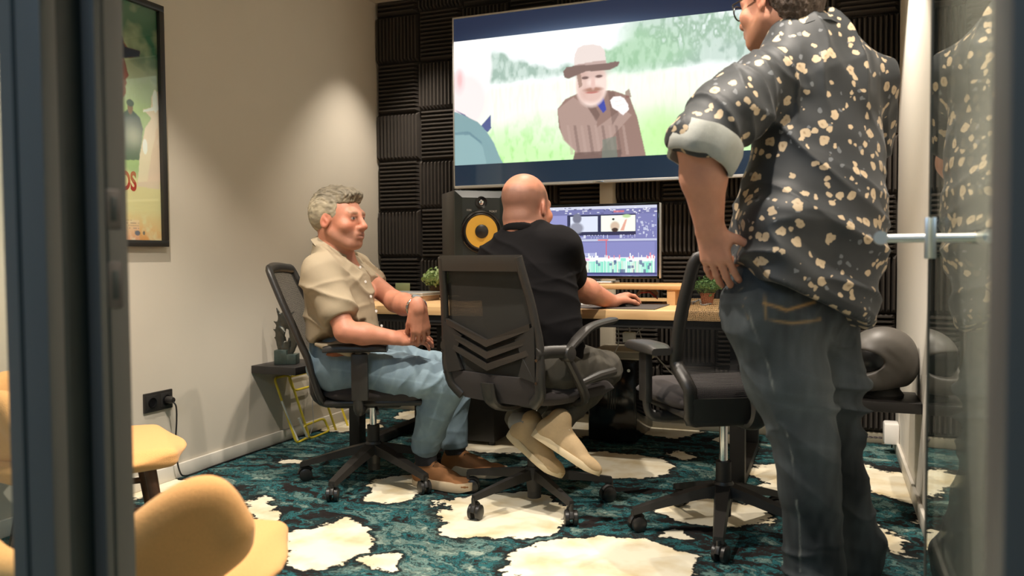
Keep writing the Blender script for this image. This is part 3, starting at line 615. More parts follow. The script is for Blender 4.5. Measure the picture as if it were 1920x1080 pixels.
# ================================================================== framed poster
def poster():
    y0, y1, z0, z1 = 1.98, 2.686, 1.008, 2.020
    t = thing('framed_poster', 'black framed film poster hanging on the beige wall', 'poster', (XL, (y0+y1)/2, z0))
    M = Matrix.Translation((-XL, -(y0+y1)/2, -z0)); fw = .026
    fr = MB(); fr.rbox(XL, XL+.03, y0, y1, z0, z0+fw, .002); fr.rbox(XL, XL+.03, y0, y1, z1-fw, z1, .002)
    fr.rbox(XL, XL+.03, y0, y0+fw, z0+fw, z1-fw, .002); fr.rbox(XL, XL+.03, y1-fw, y1, z0+fw, z1-fw, .002)
    fr.xf(M).obj('frame', M_blackp, t); MB().box(XL+.001, XL+.012, y0+.01, y1-.01, z0+.01, z1-.01).xf(M).obj('backing', M_blackm, t)
    c = Canvas(y0+fw, y1-fw, z0+fw, z1-fw, 220, 320, srgb(150, 165, 130)); V = c.V; Y = c.U
    def q(px, py): p = onX(px, py, XL+.013); return p[1], p[2]
    P_ = lambda l: [q(*p) for p in l]
    n = c.noise(.12, .12, 11, 4); n2 = c.noise(.03, .03, 12, 3); h = (V-z0)/(z1-z0)
    c.field(np.clip((h-.45)/.4, 0, 1), srgb(158, 165, 132)); c.field(np.clip((h-.80+.35*(n-.5)+.5*np.clip(Y-2.45, 0, 1))/.12, 0, 1), srgb(38, 92, 66)); c.field(np.clip((n-.62)*3, 0, 1)*np.clip((h-.6)/.2, 0, 1)*.7, srgb(180, 180, 150))
    c.field(np.clip((.60-h)/.05, 0, 1)*np.clip((h-.25)/.1, 0, 1)*.8, srgb(150, 170, 112)); c.field(np.clip((n2-.5)*3, 0, 1)*np.clip((.55-h)/.1, 0, 1)*np.clip((h-.3)/.1, 0, 1)*.7, srgb(96, 128, 60))
    c.field(np.clip((.31-h+.05*(n-.5))/.06, 0, 1), srgb(226, 206, 158)); c.field(np.clip((.15-h)/.12, 0, 1)*np.clip(.4+n, 0, 1), srgb(208, 150, 92)); c.field(np.clip((n2-.55)*4, 0, 1)*np.clip((.2-h)/.1, 0, 1)*.6, srgb(232, 214, 176))
    # large capped profile
    c.poly(P_([(200, 70), (215, 66), (224, 66), (240, 90), (262, 95), (262, 104), (245, 108), (232, 107), (236, 120), (239, 135), (242, 141), (236, 148), (238, 156), (235, 162), (236, 176), (228, 186), (200, 190)]), srgb(128, 74, 56))
    c.poly(P_([(200, 110), (222, 108), (222, 190), (200, 200)]), srgb(60, 44, 40)); c.poly(P_([(190, 80), (205, 62), (222, 66), (235, 88), (262, 95), (262, 106), (240, 108), (190, 112)]), srgb(34, 38, 58))
    c.poly(P_([(222, 66), (230, 68), (232, 78), (222, 80)]), srgb(54, 48, 52))
    # two small figures
    c.poly(P_([(228, 215), (238, 205), (250, 208), (262, 220), (268, 242), (262, 300), (228, 300)]), srgb(58, 60, 66), .95); c.ell(*q(244, 200), .014, .03, srgb(120, 86, 70), .3); c.ell(*q(244, 193), .019, .014, srgb(70, 72, 66), .3)
    c.field(np.exp(-(((Y-q(250, 255)[0])/.05)**2+((V-q(250, 255)[1])/.05)**2))*.55, srgb(190, 188, 168))
    c.poly(P_([(268, 205), (283, 204), (284, 180), (292, 172), (300, 172), (300, 355), (258, 350), (262, 290), (272, 240), (284, 222)]), srgb(222, 196, 184), .75)
    c.ell(*q(291, 190), .014, .045, srgb(246, 232, 230), .3); c.poly(P_([(268, 207), (300, 196), (300, 206), (268, 210)]), srgb(240, 224, 222)); c.ell(*q(272, 275), .012, .03, srgb(250, 242, 240), .3)
    # credits and marks
    for k in range(5):
        zz = q(245, 413+k*5)[1]
        c.field((abs(V-zz) < .0025)*(Y > 2.38)*(Y < 2.54)*(c.noise(.01, .5, 20+k, 1) > .4)*.45, srgb(120, 104, 86))
    c.ell(*q(258, 437), .014, .010, srgb(96, 96, 88), .3); c.ell(*q(270, 437), .006, .008, srgb(110, 108, 100), .3)
    c.c = np.clip(c.c*1.35, 0, .9)
    c.build('print', mat_attr('poster_print', .35, .5), t, lambda u, v: (.013, u-(y0+y1)/2, v-z0))
    # title letters: only the last two are in view
    a = q(243, 341); zz = a[1]
    me = text_mesh('DS', .105, .0004, mat('title_red', srgb(186, 64, 44), .6), 'title_lettering', .0035)
    o = link('title_lettering', me, t); R_ = Matrix(((0, 0, 1, .0135), (1, 0, 0, q(241, 341)[0]-(y0+y1)/2), (0, 1, 0, zz-z0), (0, 0, 0, 1))); o.matrix_local = R_@Matrix.Diagonal((.62, 1, 1, 1))
    MB().box(XL+.017, XL+.0185, y0+fw, y1-fw, z0+fw, z1-fw).xf(M).obj('glass', mat_glass('poster_glass', (.98, .99, .98)), t, smooth=False)
poster()
# ================================================================== office chairs
def chair_base(t, ang, r, hub_z, end_z, lw, mt, sleeve_top, chrome_top):
    bs = MB().lathe([(.0, hub_z-.075), (.026, hub_z-.075), (.034, hub_z-.03), (.036, hub_z+.012), (.03, hub_z+.022), (0, hub_z+.022)], 20).obj('base_hub', mt, t)
    cme = None
    wme = None
    for k in range(5):
        a = ang+2*PI*k/5; c, s = math.cos(a), math.sin(a)
        secs = []
        for f in (0, .3, .65, .95, 1.0):
            rr = .02+f*(r-.02); z = hub_z-.005+(end_z-hub_z)*(f**1.15); hw = lw*(1-.42*f); hh = .019*(1-.45*f)
            secs.append([(rr*c-s*u, rr*s+c*u, z+v) for u, v in ((-hw, -hh), (hw, -hh), (hw*.8, hh), (-hw*.8, hh))])
        lg = MB().loft(secs).obj('base_leg', mt, t, ang=50)
        # caster: fork, hood and two wheels
        px, py = r*c, r*s
        ca = a+.5*math.sin(3.1*k+1); d = .018
        cs = MB().tube([(px, py, end_z-.005), (px, py, .052)], .007, 8).obj('caster', M_rubber, lg)
        ox, oy = px-d*math.cos(ca), py-d*math.sin(ca); ax = (-math.sin(ca), math.cos(ca), 0)
        for sg in (-1, 1):
            MB().lathe([(0, -.009), (.022, -.009), (.0275, -.006), (.0275, .006), (.022, .009), (.008, .011), (0, .011)] if sg > 0 else [(0, -.011), (.008, -.011), (.022, -.009), (.0275, -.006), (.0275, .006), (.022, .009), (0, .009)], 20,
                       (ox+ax[0]*.015*sg, oy+ax[1]*.015*sg, .0278), ax).obj('wheel', M_rubber, lg)
        hood = []
        for q in range(9):
            th = PI*(.05+.75*q/8); hood.append((ox+math.cos(ca)*.031*math.cos(th), oy+math.sin(ca)*.031*math.cos(th), .028+.031*math.sin(th)))
        MB().tube(hood, .009, 8, flat=((math.cos(ca), math.sin(ca), 0), .5)).obj('caster_hood', mt, lg)
    MB().tube([(0, 0, hub_z-.1), (0, 0, sleeve_top)], .0265, 20).obj('gas_sleeve', M_blackm, t)
    MB().tube([(0, 0, sleeve_top), (0, 0, chrome_top)], .0145, 18).obj('gas_piston', M_chrome, t)

def seat_mesh(w_, d_, z0, z1, back_y, front_drop=.03, mt=None):
    """upholstered seat: rounded slab, waterfall front"""
    bm = bmesh.new(); nx, ny = 16, 16; grid = []
    top = [[None]*(nx+1) for _ in range(ny+1)]; bot = [[None]*(nx+1) for _ in range(ny+1)]
    for j in range(ny+1):
        for i in range(nx+1):
            u = -1+2*i/nx; v = -1+2*j/ny
            # superellipse footprint
            k = max(abs(u), abs(v)); 
            if k > 0:
                n_ = (abs(u)**4.5+abs(v)**4.5)**(1/4.5); su, sv = u*k/n_, v*k/n_
            else: su, sv = u, v
            wv = w_*(1-.06*(1-sv)/2)
            x = su*wv/2; y = back_y+d_/2+sv*d_/2
            e = max(0, (k-.72)/.28); rnd = (1-math.sqrt(max(0, 1-e*e)))
            fd = front_drop*max(0, (sv-.45)/.55)**2
            zt = z1-fd-.5*(z1-z0)*rnd-.008*(1-min(1, k/.7))
            zb = z0+.5*(z1-z0)*rnd*.7+0*fd
            top[j][i] = bm.verts.new((x, y, zt)); bot[j][i] = bm.verts.new((x, y, min(zb, zt-.004)))
    for j in range(ny):
        for i in range(nx):
            bm.faces.new((top[j][i], top[j][i+1], top[j+1][i+1], top[j+1][i])); bm.faces.new((bot[j][i], bot[j+1][i], bot[j+1][i+1], bot[j][i+1]))
    for i in range(nx):
        bm.faces.new((top[0][i], bot[0][i], bot[0][i+1], top[0][i+1])); bm.faces.new((top[ny][i], top[ny][i+1], bot[ny][i+1], bot[ny][i]))
        bm.faces.new((top[i][0], top[i+1][0], bot[i+1][0], bot[i][0])); bm.faces.new((top[i][nx], bot[i][nx], bot[i+1][nx], top[i+1][nx]))
    bmesh.ops.recalc_face_normals(bm, faces=bm.faces)
    me = bpy.data.meshes.new('seat'); bm.to_mesh(me); bm.free(); me.materials.append(mt); me.polygons.foreach_set('use_smooth', [True]*len(me.polygons)); me.set_sharp_from_angle(angle=math.radians(60)); return me

def prof_at(prof, z):
    zs = [p[1] for p in prof]; ys = [p[0] for p in prof]
    return float(np.interp(z, zs, ys))
def net_panel(prof, z0, z1, wfun, curve, name, mt, parent, nz=18, nx=14, off=0):
    vs = []; uv = []
    for j in range(nz+1):
        z = z0+(z1-z0)*j/nz; y = prof_at(prof, z); hw = wfun(z)
        for i in range(nx+1):
            u = -1+2*i/nx; vs.append((u*hw, y+off+curve*(u*u-1), z)); uv.append((u*hw, z))
    fs = [(j*(nx+1)+i, j*(nx+1)+i+1, (j+1)*(nx+1)+i+1, (j+1)*(nx+1)+i) for j in range(nz) for i in range(nx)]
    me = bpy.data.meshes.new(name); me.from_pydata(vs, [], fs); ul = me.uv_layers.new(name='UVMap')
    for l in me.loops: ul.data[l.index].uv = uv[l.vertex_index]
    me.materials.append(mt); me.polygons.foreach_set('use_smooth', [True]*len(me.polygons))
    return link(name, me, parent)
def sstep(a, b, x): t = min(1, max(0, (x-a)/(b-a))); return t*t*(3-2*t)

PROF_A = [(-.165, .36), (-.19, .42), (-.21, .50), (-.225, .56), (-.275, .68), (-.325, .79), (-.375, .905)]
def mesh_chair(label, loc, rz, base_ang, dz=0.0, arm_top=.625, lean=1.0):
    t = thing('office_chair', label, 'chair', (*loc, 0), rz, 'black mesh-backed office chairs')
    chair_base(t, base_ang-rz, .315, .155, .078, .03, M_blackp, .245, .36+dz)
    # mechanism
    MB().rbox(-.11, .11, -.15, .13, .335+dz, .375+dz, .012).obj('tilt_mechanism', M_blackm, t)
    MB().tube([(.09, .02, .345+dz), (.24, .05, .338+dz)], .006, 8).obj('lever', M_blackp, t)
    link('seat', seat_mesh(.50, .48, .375+dz, .455+dz, -.19, .03, M_seatf), t)
    MB().rbox(-.22, .22, -.17, .24, .362+dz, .386+dz, .01).obj('seat_pan', M_blackp, t)
    prof = [(y*lean if z > .5 else y, z+dz*.6) for y, z in PROF_A]
    z0, z1 = prof[0][1]+.03, prof[-1][1]
    wf = lambda z: .205+.03*math.sin(PI*min(1, max(0, (z-z0)/(z1-z0)))) if z < z1 else .2
    # frame outline following the panel
    zs = np.linspace(z0, z1, 16); out = []
    for z in zs: out.append((-wf(z), prof_at(prof, z), z))
    for u in np.linspace(-.8, .8, 7): out.append((u*wf(z1), prof_at(prof, z1)-.02*(1-u*u), z1+.012*(1-u*u)))
    for z in zs[::-1]: out.append((wf(z), prof_at(prof, z), z))
    for u in np.linspace(.8, -.8, 7): out.append((u*wf(z0), prof_at(prof, z0)-.02*(1-u*u), z0))
    fr = MB().tube(crom(out, 2, True), .023, 10, closed=True, flat=((0, 1, .35), .62)).obj('back_frame', M_blackp, t, ang=60)
    net_panel(prof, z0, z1, wf, .02, 'back_net', M_net, t)
    lumb = MB(); zz = np.linspace(z0+.0, z0+.075, 5); secs = []
    for z in zz: secs.append([(u*wf(z), prof_at(prof, z)-.006+.02*(u*u-1)+o_, z) for o_, us in ((0, np.linspace(-1, 1, 9)), (-.008, np.linspace(1, -1, 9))) for u in us])
    lumb.loft(secs).obj('lumbar_plate', M_blackp, t)
    # bracket that carries the back
    b = crom([(0, -.05, .352+dz), (0, -.16, .345+dz), (0, -.235, .36+dz), (0, prof_at(prof, .46+dz*.6)-.045, .46+dz*.6), (0, prof_at(prof, .56+dz*.6)-.04, .56+dz*.6)], 4)
    MB().tube(b, .034, 10, flat=((0, 1, 1), .45)).obj('back_bracket', M_blackp, t)
    for sg in (-1, 1):
        a = MB().tube(crom([(sg*.13, -.02, .352+dz), (sg*.25, -.02, .350+dz), (sg*.288, -.02, .375+dz), (sg*.292, -.02, .47+dz), (sg*.292, -.015, arm_top-.035)], 5), [.020]*21, 10, flat=((sg, 0, 0), .62))
        ap = a.obj('arm_post', M_blackp, t, ang=60)
        MB().rbox(sg*.292-.013, sg*.292+.013, -.045, .02, .40+dz, arm_top-.04, .006).obj('arm_sleeve', M_blackp, ap)
        pad = MB(); secs = []
        for f in np.linspace(0, 1, 9):
            y = -.15+.245*f; e = abs(2*f-1)**5; hw = .045*(1-.25*e); zt = arm_top-.006*e
            secs.append([(sg*.292+u*hw, y, zt-.0165+v*.0165*(1-.3*e)) for u, v in ((-1, -.6), (-.75, -1), (.75, -1), (1, -.6), (1, .3), (.82, .9), (.4, 1), (-.4, 1), (-.82, .9), (-1, .3))])
        pad.loft(secs).obj('arm_pad', M_blackp, ap, ang=50)
    return t
chA = mesh_chair('black mesh office chair carrying the man in the beige shirt', (-1.80, 2.97), -math.radians(66), math.radians(-90))
chC = mesh_chair('empty black mesh office chair behind the standing man', (-.333, 2.85), math.radians(34), math.radians(-158), .068, .672, .55)

def chevron_chair(label, loc, rz, base_ang):
    t = thing('office_chair', label, 'chair', (*loc, 0), rz, None)
    chair_base(t, base_ang-rz, .305, .125, .088, .017, M_blackm, .225, .40)
    MB().rbox(-.10, .10, -.12, .12, .395, .425, .012).obj('tilt_mechanism', M_blackm, t)
    link('seat', seat_mesh(.49, .47, .415, .505, -.20, .035, M_seatf), t)
    prof = [(-.195, .43), (-.222, .50), (-.23, .56), (-.232, .66), (-.255, .80), (-.29, .95)]
    z0, z1 = .435, .955
    wf = lambda z: float(np.interp(z, [.43, .47, .55, .65, .80, .955], [.17, .215, .232, .232, .212, .186]))
    zs = np.linspace(z0, z1, 14)
    for sg in (-1, 1):
        MB().tube(crom([(sg*wf(z), prof_at(prof, z)-.012, z) for z in zs], 2), [.017+.006*sstep(.6, .45, z) for z in np.linspace(z0, z1, 27)], 10, flat=((0, 1, 0), .8)).obj('back_upright', M_blackp, t, ang=60)
        for z in (.52, .60):
            MB().lathe([(0, 0), (.0055, 0), (.0055, .002), (0, .002)], 12, (sg*wf(z), prof_at(prof, z)-.032, z), (0, -1, 0)).obj('bolt', M_gloss, t)
    MB().loft([[(u*wf(z)*1.02, prof_at(prof, z)+.012*(u*u-1)+o_, z) for o_, us in ((.006, np.linspace(-1, 1, 9)), (-.022, np.linspace(1, -1, 9))) for u in us] for z in (.905, .925, .95, .962)]).obj('top_bar', M_blackp, t)
    MB().loft([[(u*wf(z)*.98, prof_at(prof, z)+.012*(u*u-1)+o_, z) for o_, us in ((.02, np.linspace(-1, 1, 9)), (-.014, np.linspace(1, -1, 9))) for u in us] for z in (.425, .45, .49, .525, .53)]).obj('lower_back_pad', M_seatf, t)
    net_panel(prof, .53, .91, lambda z: wf(z)*.95, .012, 'back_net', M_netd, t)
    # three V-shaped lumbar strips, broad centre dipping
    for k in range(3):
        zc = .575+.043*k
        for sg in (-1, 1):
            pts = [(0, 0), (1, .072), (1, .094), (0, .026)]
            mb = MB(); vs = []
            for o_ in (-.010, -.026):
                for f, dzz in pts: 
                    x = sg*f*.205; z = zc-.03+dzz; vs.append((x, prof_at(prof, z)+o_-.010*(1-f*f), z))
            mb.add(vs, [(0, 1, 2, 3), (7, 6, 5, 4), (0, 4, 5, 1), (1, 5, 6, 2), (2, 6, 7, 3), (3, 7, 4, 0)]).obj('chevron_strip', M_blackp, t, smooth=False)
    # side wings behind the chevrons
    for sg in (-1, 1):
        vs = []
        for o_ in (-.008, -.022):
            for x, z in ((.215, .52), (.225, .72), (.13, .665), (.165, .60), (.14, .535)): vs.append((sg*x, prof_at(prof, z)+o_-.004, z))
        MB().add(vs, [(0, 1, 2, 3, 4), (9, 8, 7, 6, 5)]+[(i, (i+1) % 5, 5+(i+1) % 5, 5+i) for i in range(5)]).obj('lumbar_wing', M_blackm, t, smooth=False)
    MB().tube(crom([(0, -.08, .41), (0, -.17, .405), (0, -.24, .43), (0, -.262, .50)], 4), .03, 10, flat=((0, 1, 1), .5)).obj('back_bracket', M_blackp, t)
    for sg in (-1, 1):
        x = sg*.262
        br = MB().tube(crom([(sg*.225, -.255, .62), (sg*.24, -.21, .625), (x, -.14, .622)], 5), .020, 10, flat=((0, 0, 1), 1.15)).obj('arm_bracket', M_blackp, t)
        MB().lathe([(0, -.021), (.026, -.021), (.030, -.014), (.030, .014), (.026, .021), (.008, .024), (0, .024)], 20, (x, -.13, .615), (sg, 0, 0)).obj('arm_pivot', M_blackp, br)
        MB().tube(crom([(x, -.13, .62), (x, -.06, .665), (x, .02, .70), (x, .17, .715)], 6), [.017, .018, .019, .02, .021]+[.023]*13+[.016], 10, flat=((0, 0, 1), .6)).obj('arm_pad', M_blackp, br)
        MB().tube(crom([(x, -.13, .60), (x, -.07, .52), (x-.01*sg, -.01, .44), (sg*.20, .0, .415)], 5), .0165, 10, flat=((0, 1, 0), 1.1)).obj('arm_strut', M_blackp, br)
        MB().tube([(x, -.05, .50), (x, .06, .515), (x, .16, .52)], [.012, .017, .016], 10).obj('arm_link', M_blackp, br)
    return t
chB = chevron_chair('black office chair with chevron lumbar strips seen from behind', (-1.055, 2.92), -math.radians(20), math.radians(-116.7))
chB['group'] = 'black mesh-backed office chairs'

# ================================================================== desk and what stands on it
DZ = .735; DYF, DYB = 3.25, 4.22; DXL, DXR = -2.25, -.22
desk = thing('desk', 'long pale wooden desk on black legs under the television', 'desk', ((DXL+DXR)/2, (DYF+DYB)/2, 0))
Md = Matrix.Translation((-(DXL+DXR)/2, -(DYF+DYB)/2, 0))
top = MB().rbox(DXL, DXR, DYF, DYB, DZ-.04, DZ-.001, .003).xf(Md).obj('tabletop', M_desk, desk)
nb = 8
for i in range(nb):
    a = DYF+.0005+(DYB-DYF-.001)*i/nb; b = DYF+.0005+(DYB-DYF-.001)*(i+1)/nb
    MB().rbox(DXL+.0005, DXR-.0005, a+.0004, b-.0004, DZ-.012, DZ, .0015, 1).xf(Md).obj('plank', M_desk, top)
for x in (DXL+.10, DXR-.12):
    lg = MB().rbox(x-.03, x+.03, DYF+.12, DYF+.18, 0, DZ-.04, .004).xf(Md).obj('leg', M_blackm, desk)
    MB().rbox(x-.03, x+.03, DYB-.18, DYB-.12, 0, DZ-.04, .004).xf(Md).obj('leg', M_blackm, desk)
    MB().rbox(x-.03, x+.03, DYF+.18, DYB-.18, 0.01, .05, .004).xf(Md).obj('foot_rail', M_blackm, desk)
MB().rbox(DXL+.13, DXR-.15, DYF+.30, DYF+.34, DZ-.10, DZ-.04, .004).xf(Md).obj('cross_beam', M_blackm, desk)
MB().rbox(DXL+.03, DXR-.03, DYF+.02, DYF+.05, DZ-.075, DZ-.04, .003).xf(Md).obj('front_rail', M_blackm, desk)

# black panel that stands under the left end of the desk
def under():
    t = thing('drawer_pedestal', 'black slatted pedestal under the left end of the desk', 'cabinet', (-1.72, 3.95, 0))
    MB().rbox(-.16, .16, -.22, .22, .02, .60, .006).obj('body', M_blackm, t)
    for k in range(5): MB().rbox(-.13, .08, -.236, -.219, .34+.05*k, .352+.05*k, .003).obj('slat', mat('slat_grey', (.09, .085, .078), .5), t)
    for x in (-.13, .13):
        for y in (-.18, .18): MB().tube([(x, y, 0), (x, y, .022)], .018, 12).obj('foot', M_rubber, t)
under()
def pc():
    t = thing('computer_tower', 'glossy black computer tower on the carpet under the desk', 'computer', (-1.02, 3.99, 0))
    MB().rbox(-.125, .125, 0, .42, .012, .43, .008).obj('case', M_gloss, t)
    MB().rbox(-.118, .118, -.010, .0, .02, .422, .004).obj('front_panel', M_gloss, t)
    for x in (-.1, .1):
        for y in (.04, .38): MB().tube([(x, y, 0), (x, y, .014)], .015, 12).obj('foot', M_rubber, t)
    MB().lathe([(0, 0), (.008, 0), (.008, .003), (0, .003)], 14, (.09, -.011, .38), (0, -1, 0)).obj('power_button', M_steel, t)
    for k in range(4): MB().rbox(-.02+.012*k, -.014+.012*k, -.0125, -.0098, .18, .30, .001).obj('vent', M_blackp, t)
pc()
def box_shelf():
    t = thing('equipment_box', 'pale grey equipment box above the computer tower', 'box', (-.97, 4.05, .431))
    MB().rbox(-.16, .14, -.05, .25, 0, .045, .004).obj('body', M_beigepanel, t); MB().rbox(-.15, .13, -.052, -.049, .008, .037, .001).obj('front_plate', mat('grey_plate', (.30, .27, .22), .5), t)
box_shelf()

def monitor():
    x0, x1, z0, z1, y = -1.40, -.728, .848, 1.203, 3.74
    t = thing('computer_monitor', 'wide computer monitor showing video editing software', 'monitor', ((x0+x1)/2, y+.06, .8255))
    M = Matrix.Translation((-(x0+x1)/2, -(y+.06), -.8255))
    MB().rbox(x0, x1, y+.002, y+.035, z0, z1, .006).xf(M).obj('housing', M_gloss, t)
    fr = MB(); b = .011; fr.rbox(x0, x1, y-.006, y+.004, z1-b, z1, .002); fr.rbox(x0, x1, y-.006, y+.004, z0, z0+b*1.3, .002); fr.rbox(x0, x0+b, y-.006, y+.004, z0, z1, .002); fr.rbox(x1-b, x1, y-.006, y+.004, z0, z1, .002)
    fr.xf(M).obj('bezel', M_gloss, t)
    MB().rbox(x1-.001, x1+.005, y-.006, y+.02, z0+.004, z1-.002, .002).xf(M).obj('edge_strip', M_silver, t)
    MB().rbox(-1.12, -1.02, y+.035, y+.07, .832, 1.0, .01).xf(M).obj('stand_neck', M_silver, t)
    MB().rbox(-1.17, -.95, y-.03, y+.14, .826, .836, .004).xf(M).obj('stand_foot', M_silver, t)
    c = Canvas(x0+b, x1-b, z0+b*1.3, z1-b, 330, 170, (.1, .1, .2)); V, Uu = c.V, c.U
    def q(px, py): p = onY(px, py, y); return p[0], p[2]
    P_ = lambda a, b_, cc, d: (q(a, 0)[0], q(b_, 0)[0], q(1130, d)[1], q(1130, cc)[1])
    ev = lambda *a: srgb(*a)
    r = np.random.default_rng(5)
    def R_(a, b_, cc, d, col, al=1): u0, u1, v0, v1 = P_(a, b_, cc, d); c.rect(u0, u1, v0, v1, col, al)
    c.field(np.ones(V.shape), ev(128, 130, 182))
    R_(900, 1232, 384, 393, ev(210, 214, 232)); R_(900, 1232, 392, 402, ev(120, 122, 172))
    for k in range(70):
        a = r.uniform(950, 1228); R_(a, a+r.uniform(1.5, 6), *((lambda z_: (z_, z_+r.uniform(1.2, 3)))(r.uniform(388, 400))), ev(235, 236, 246) if r.random() < .7 else ev(80, 80, 120), .8)
    R_(1150, 1170, 395, 399, ev(214, 120, 128), .8)
    R_(950, 1062, 403, 470, ev(150, 152, 204)); R_(1062, 1192, 402, 441, ev(52, 54, 84))
    R_(1068, 1120, 405, 434, ev(222, 228, 246)); R_(1126, 1191, 404, 434, ev(246, 250, 236))
    c.ell(*q(1082, 410), .022, .024, ev(120, 122, 140), .3); c.ell(*q(1081, 428), .034, .026, ev(150, 152, 168), .4)
    c.ell(*q(1153, 424), .022, .022, ev(214, 190, 166), .4); c.ell(*q(1153, 431), .016, .01, ev(70, 56, 50), .4); c.poly([q(1163, 432), q(1172, 412), q(1176, 410), q(1170, 432)], ev(230, 170, 150)); c.ell(*q(1150, 411), .006, .005, ev(40, 40, 40), .5); c.ell(*q(1175, 405), .02, .008, ev(190, 220, 160), .5)
    for k in range(60):
        a = r.uniform(1064, 1190); R_(a, a+r.uniform(.8, 2.5), 440.5+4.5*r.integers(0, 2), 442.3+4.5*r.integers(0, 2), ev(216, 220, 240), .8)
    for k in range(34):
        a = r.uniform(1193, 1228); b_ = r.uniform(398, 442); R_(a, a+r.uniform(1, 5), b_, b_+r.uniform(1, 6), ev(214, 218, 238), .7)
    R_(900, 1232, 448, 452, ev(196, 200, 224)); R_(1120, 1140, 449, 451, ev(226, 120, 124))
    R_(900, 1083, 452, 512, ev(122, 126, 178)); R_(1083, 1228, 454, 484, ev(140, 142, 196))
    R_(1093, 1117, 474, 480, ev(180, 184, 222)); R_(1135, 1136.6, 450, 484, ev(226, 96, 110))
    R_(1070, 1228, 483, 490, ev(246, 248, 255)); R_(1083, 1104, 484, 489, ev(246, 190, 226)); R_(1163, 1173, 484, 490, ev(150, 238, 214))
    R_(1070, 1228, 490, 512, ev(170, 236, 216))
    for k in range(46):
        a = r.uniform(1083, 1227); h = r.uniform(2, 6) if r.random() < .85 else r.uniform(8, 14); R_(a, a+r.uniform(.8, 2.6), 484-h, 485, r.choice([0, 1, 2]) and ev(246, 248, 250) or ev(236, 150, 170))
    for k in range(95):
        a = r.uniform(1070, 1227); col = [ev(236, 250, 246), ev(120, 226, 196), ev(200, 244, 232), ev(236, 228, 214)][r.integers(0, 4)]; R_(a, a+r.uniform(.7, 3), r.uniform(488, 494), 512, col, .75)
    for k in range(22):
        a = r.uniform(1100, 1224); b_ = r.choice([488, 493, 498, 505]); R_(a, a+r.uniform(1.5, 6), b_, b_+r.uniform(3, 9), ev(96, 108, 150), .85)
    R_(900, 1232, 511, 514.5, ev(70, 76, 130))
    c.build('screen', mat_attr('monitor_glow', .2, .5, emit=1.0), t, lambda u, v: (u-(x0+x1)/2, -.0605, v-.8255))
monitor()

